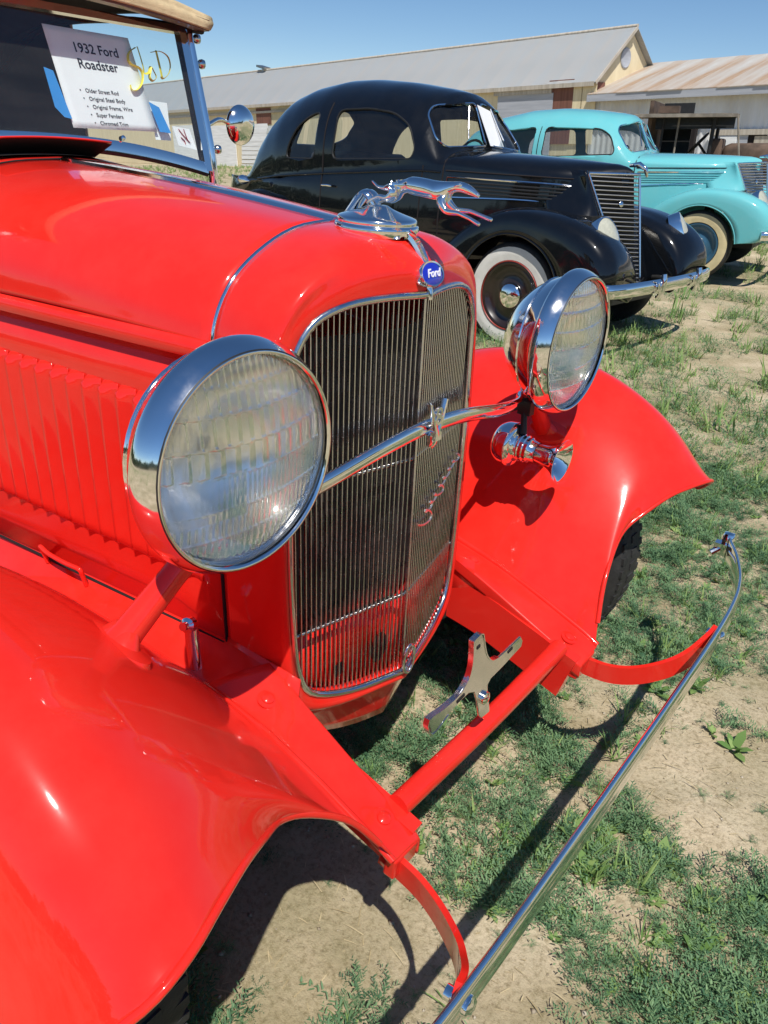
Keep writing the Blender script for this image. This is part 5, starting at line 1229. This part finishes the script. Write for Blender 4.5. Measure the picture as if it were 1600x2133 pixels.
def broadleaf(rng, nl=9, rad=.045):
    V, T, C_, o = [], [], [], 0
    az = rng.uniform(0, 2*np.pi, nl); el = rng.uniform(.1, .9, nl)
    D = np.stack([np.cos(az)*np.cos(el), np.sin(az)*np.cos(el), np.sin(el)], 1); P = D*rng.uniform(.0, .012, (nl, 1)); Ln = rad*rng.uniform(.5, 1.1, nl)
    v, t = leaflets(P, D, Ln*.42, Ln, np.tile([0, 0, 1.0], (nl, 1))); return v, t, np.repeat(rng.uniform(0, 1, nl), 5)
def tuft(rng, nb=14, h=.06):
    az = rng.uniform(0, 2*np.pi, nb); el = rng.uniform(.4, 1.35, nb); D = np.stack([np.cos(az)*np.cos(el), np.sin(az)*np.cos(el), np.sin(el)], 1)
    P = np.stack([rng.uniform(-.015, .015, nb), rng.uniform(-.015, .015, nb), np.zeros(nb)], 1)
    v, t = leaflets(P, D, rng.uniform(.002, .0035, nb), h*rng.uniform(.5, 1.2, nb), np.tile([0, 0, 1.0], (nb, 1))); return v, t, np.repeat(rng.uniform(0, 1, nb), 5)
BARE = [(1450, 1480, .08), (1530, 1570, .12), (1470, 1640, .12), (1560, 1440, .09), (1270, 1985, .07), (1130, 1990, .08), (690, 1880, .16), (600, 2060, .14), (760, 1960, .10), (1330, 1165, .10), (1350, 1120, .06), (1500, 690, .35), (1420, 640, .4), (1560, 610, .6), (1560, 760, .2), (1310, 1420, .06), (1240, 1500, .05), (960, 1560, .05), (1400, 1950, .07), (1310, 1870, .06), (1560, 1720, .08), (1000, 2050, .09), (1080, 2110, .10), (905, 1730, .04), (1500, 1330, .05), (640, 1830, .1)]
LUSH = [(1500, 1200, .16), (1380, 1850, .10), (1480, 1960, .12), (1130, 1580, .10), (820, 1580, .10), (1390, 1310, .10), (1350, 900, .35), (1450, 850, .35), (1500, 1010, .3), (1240, 1780, .08), (1040, 1690, .09), (1330, 1740, .1), (1540, 1870, .12), (950, 1820, .07), (1560, 1130, .15), (1420, 1080, .15), (1150, 1430, .08), (1000, 1480, .07), (1280, 730, .4), (1300, 1620, .05), (1580, 2080, .14), (1450, 2100, .12)]
BAREG = [(*pxZ(0, x, y)[:2], r) for x, y, r in BARE]; LUSHG = [(*pxZ(0, x, y)[:2], r) for x, y, r in LUSH]
def density(x, y):
    d = (fbm(x*3.1+3, y*3.1+1, 21)-.46)*3.0+(fbm(x*9.7, y*9.7, 33)-.48)*2.2+.45
    for (a, c, r) in LUSHG: d = d+.75*np.exp(-((x-a)**2+(y-c)**2)/(r*r))
    for (a, c, r) in BAREG: d = d-1.15*np.exp(-((x-a)**2+(y-c)**2)/(r*r))
    return np.clip(d, 0, 1)
def scatter(name, templates, pts, scl, mat, label=None, tint_shift=None):
    V, T, C_, o = [], [], [], 0
    which = RNG.integers(0, len(templates), len(pts))
    for k, (v, t, c) in enumerate(templates):
        I = np.nonzero(which == k)[0]
        if not len(I): continue
        a = RNG.uniform(0, 2*np.pi, len(I)); s = scl[I]; ca_, sa_ = np.cos(a)*s, np.sin(a)*s
        X_ = v[None, :, 0]*ca_[:, None]-v[None, :, 1]*sa_[:, None]+pts[I, 0][:, None]; Y_ = v[None, :, 0]*sa_[:, None]+v[None, :, 1]*ca_[:, None]+pts[I, 1][:, None]
        Z_ = v[None, :, 2]*s[:, None]+gheight(pts[I, 0], pts[I, 1])[:, None]
        V.append(np.stack([X_, Y_, Z_], -1).reshape(-1, 3)); T.append((t[None]+np.arange(len(I))[:, None, None]*len(v)).reshape(-1, 3)+o); o += len(I)*len(v)
        C_.append(np.clip(np.repeat(RNG.uniform(-.35, .35, len(I)), len(v))+np.tile(c, len(I)), 0, 1))
    return fast_mesh(name, np.vstack(V), np.vstack(T), np.concatenate(C_), mat, label)
def sample(n, x0, x1, y0, y1, pw=1.0, lo=0.0):
    x = RNG.uniform(x0, x1, n); y = RNG.uniform(y0, y1, n); k = RNG.uniform(0, 1, n) < density(x, y)**pw+lo; return np.stack([x[k], y[k]], 1)
WEED = leafmat('weed_leaf', (.060, .145, .072), (.21, .34, .16)); LIGHT = leafmat('light_leaf', (.14, .26, .07), (.30, .41, .14)); STRAW = leafmat('dry_straw', (.38, .30, .16), (.55, .46, .28), .1)
rg = np.random.default_rng(11)
FE = [feathery(rg, int(rg.integers(11, 18)), rg.uniform(.05, .085), rg.uniform(.02, .045), 11) for _ in range(8)]
near = sample(7000, -.6, 2.0, -.9, 2.6, 1.15); scatter('feathery_weeds', FE, near, RNG.uniform(.5, 1.15, len(near)), WEED)
sd_ = sample(5200, -.6, 2.0, -.9, 2.6, .6, .16); scatter('seedling_weeds', FE, sd_, RNG.uniform(.18, .42, len(sd_)), WEED)
BL_ = [broadleaf(rg, int(rg.integers(6, 12)), rg.uniform(.025, .05)) for _ in range(6)]
bl = sample(1500, -.6, 2.0, -.9, 2.6, 1.0, .02); scatter('broadleaf_weeds', BL_, bl, RNG.uniform(.4, 1.1, len(bl)), LIGHT)
TU = [tuft(rg, int(rg.integers(8, 16)), rg.uniform(.03, .07)) for _ in range(6)]
tu = sample(3200, -.8, 2.4, -.9, 3.5, .8, .03); scatter('grass_tufts', TU, tu, RNG.uniform(.5, 1.1, len(tu)), LIGHT)
FF = [feathery(rg, 9, .09, .05, 7) for _ in range(6)]
fx = sample(13000, -3.5, 7.0, 2.2, 9.0, 1.0); scatter('feathery_weeds', FF, fx, RNG.uniform(.8, 1.7, len(fx)), WEED)
ft = sample(9000, -5.0, 9.0, 2.2, 14.0, .8, .03); scatter('grass_tufts', TU, ft, RNG.uniform(1.0, 2.2, len(ft)), LIGHT)
fw = sample(24000, -45, 30, -25.0, 40.0, .7, .05); fw = fw[np.hypot(fw[:, 0]+1, fw[:, 1]) > 3.2]; scatter('field_grass', TU, fw, RNG.uniform(2.0, 4.0, len(fw)), LIGHT)
# dry straw and twigs lying about
ns = 5200; px2 = np.stack([RNG.uniform(-.6, 2.2, ns), RNG.uniform(-.9, 3.0, ns)], 1); az = RNG.uniform(0, 2*np.pi, ns)
P = np.stack([px2[:, 0], px2[:, 1], gheight(px2[:, 0], px2[:, 1])+.002+RNG.uniform(0, .004, ns)], 1); D = np.stack([np.cos(az), np.sin(az), RNG.uniform(-.05, .15, ns)], 1)
v, t = leaflets(P, D, RNG.uniform(.0010, .0022, ns), RNG.uniform(.012, .06, ns)*RNG.uniform(.3, 1, ns), np.tile([0, 0, 1.0], (ns, 1))); fast_mesh('dry_straw', v, t, np.repeat(RNG.uniform(0, 1, ns), 5), STRAW)
# pebbles
npb = 2200; pp_ = np.stack([RNG.uniform(-.5, 2.0, npb), RNG.uniform(-.9, 2.6, npb)], 1); sz = RNG.uniform(.0015, .006, npb)*RNG.uniform(.5, 1.3, npb)
oct_ = np.array([(1, 0, 0), (-1, 0, 0), (0, 1, 0), (0, -1, 0), (0, 0, .7), (0, 0, -.7)], float); ot = np.array([(0, 2, 4), (2, 1, 4), (1, 3, 4), (3, 0, 4), (2, 0, 5), (1, 2, 5), (3, 1, 5), (0, 3, 5)])
V = oct_[None]*sz[:, None, None]*RNG.uniform(.6, 1.3, (npb, 6, 1))+np.stack([pp_[:, 0], pp_[:, 1], gheight(pp_[:, 0], pp_[:, 1])+sz*.3], 1)[:, None]
fast_mesh('pebbles', V.reshape(-1, 3), (ot[None]+np.arange(npb)[:, None, None]*6).reshape(-1, 3), np.repeat(RNG.uniform(0, 1, npb), 6), leafmat('pebble_stone', (.28, .23, .16), (.50, .44, .34), 0.0))

# far-off wood round the yard on the side behind the photographer
nw = 34000; wa = RNG.uniform(R(-200), R(35), nw); wr = RNG.uniform(75, 95, nw); hmax = 4.5+4.5*vnoise(wa*14, wa*0+3, 4)+3*vnoise(wa*45, wa*0+1, 8)
P = np.stack([wr*np.cos(wa), wr*np.sin(wa), RNG.uniform(0, 1, nw)**.8*hmax], 1); P[:, 2] += gheight(P[:, 0], P[:, 1])
D = RNG.normal(0, 1, (nw, 3)); D /= np.linalg.norm(D, axis=1)[:, None]; Uq = RNG.normal(0, 1, (nw, 3)); Uq /= np.linalg.norm(Uq, axis=1)[:, None]
v, t = leaflets(P, D, RNG.uniform(.5, 1.0, nw), RNG.uniform(.6, 1.3, nw), Uq); fast_mesh('distant_wood', v, t, np.repeat(RNG.uniform(0, 1, nw), 5), leafmat('wood_leaf', (.03, .06, .02), (.09, .13, .05)))
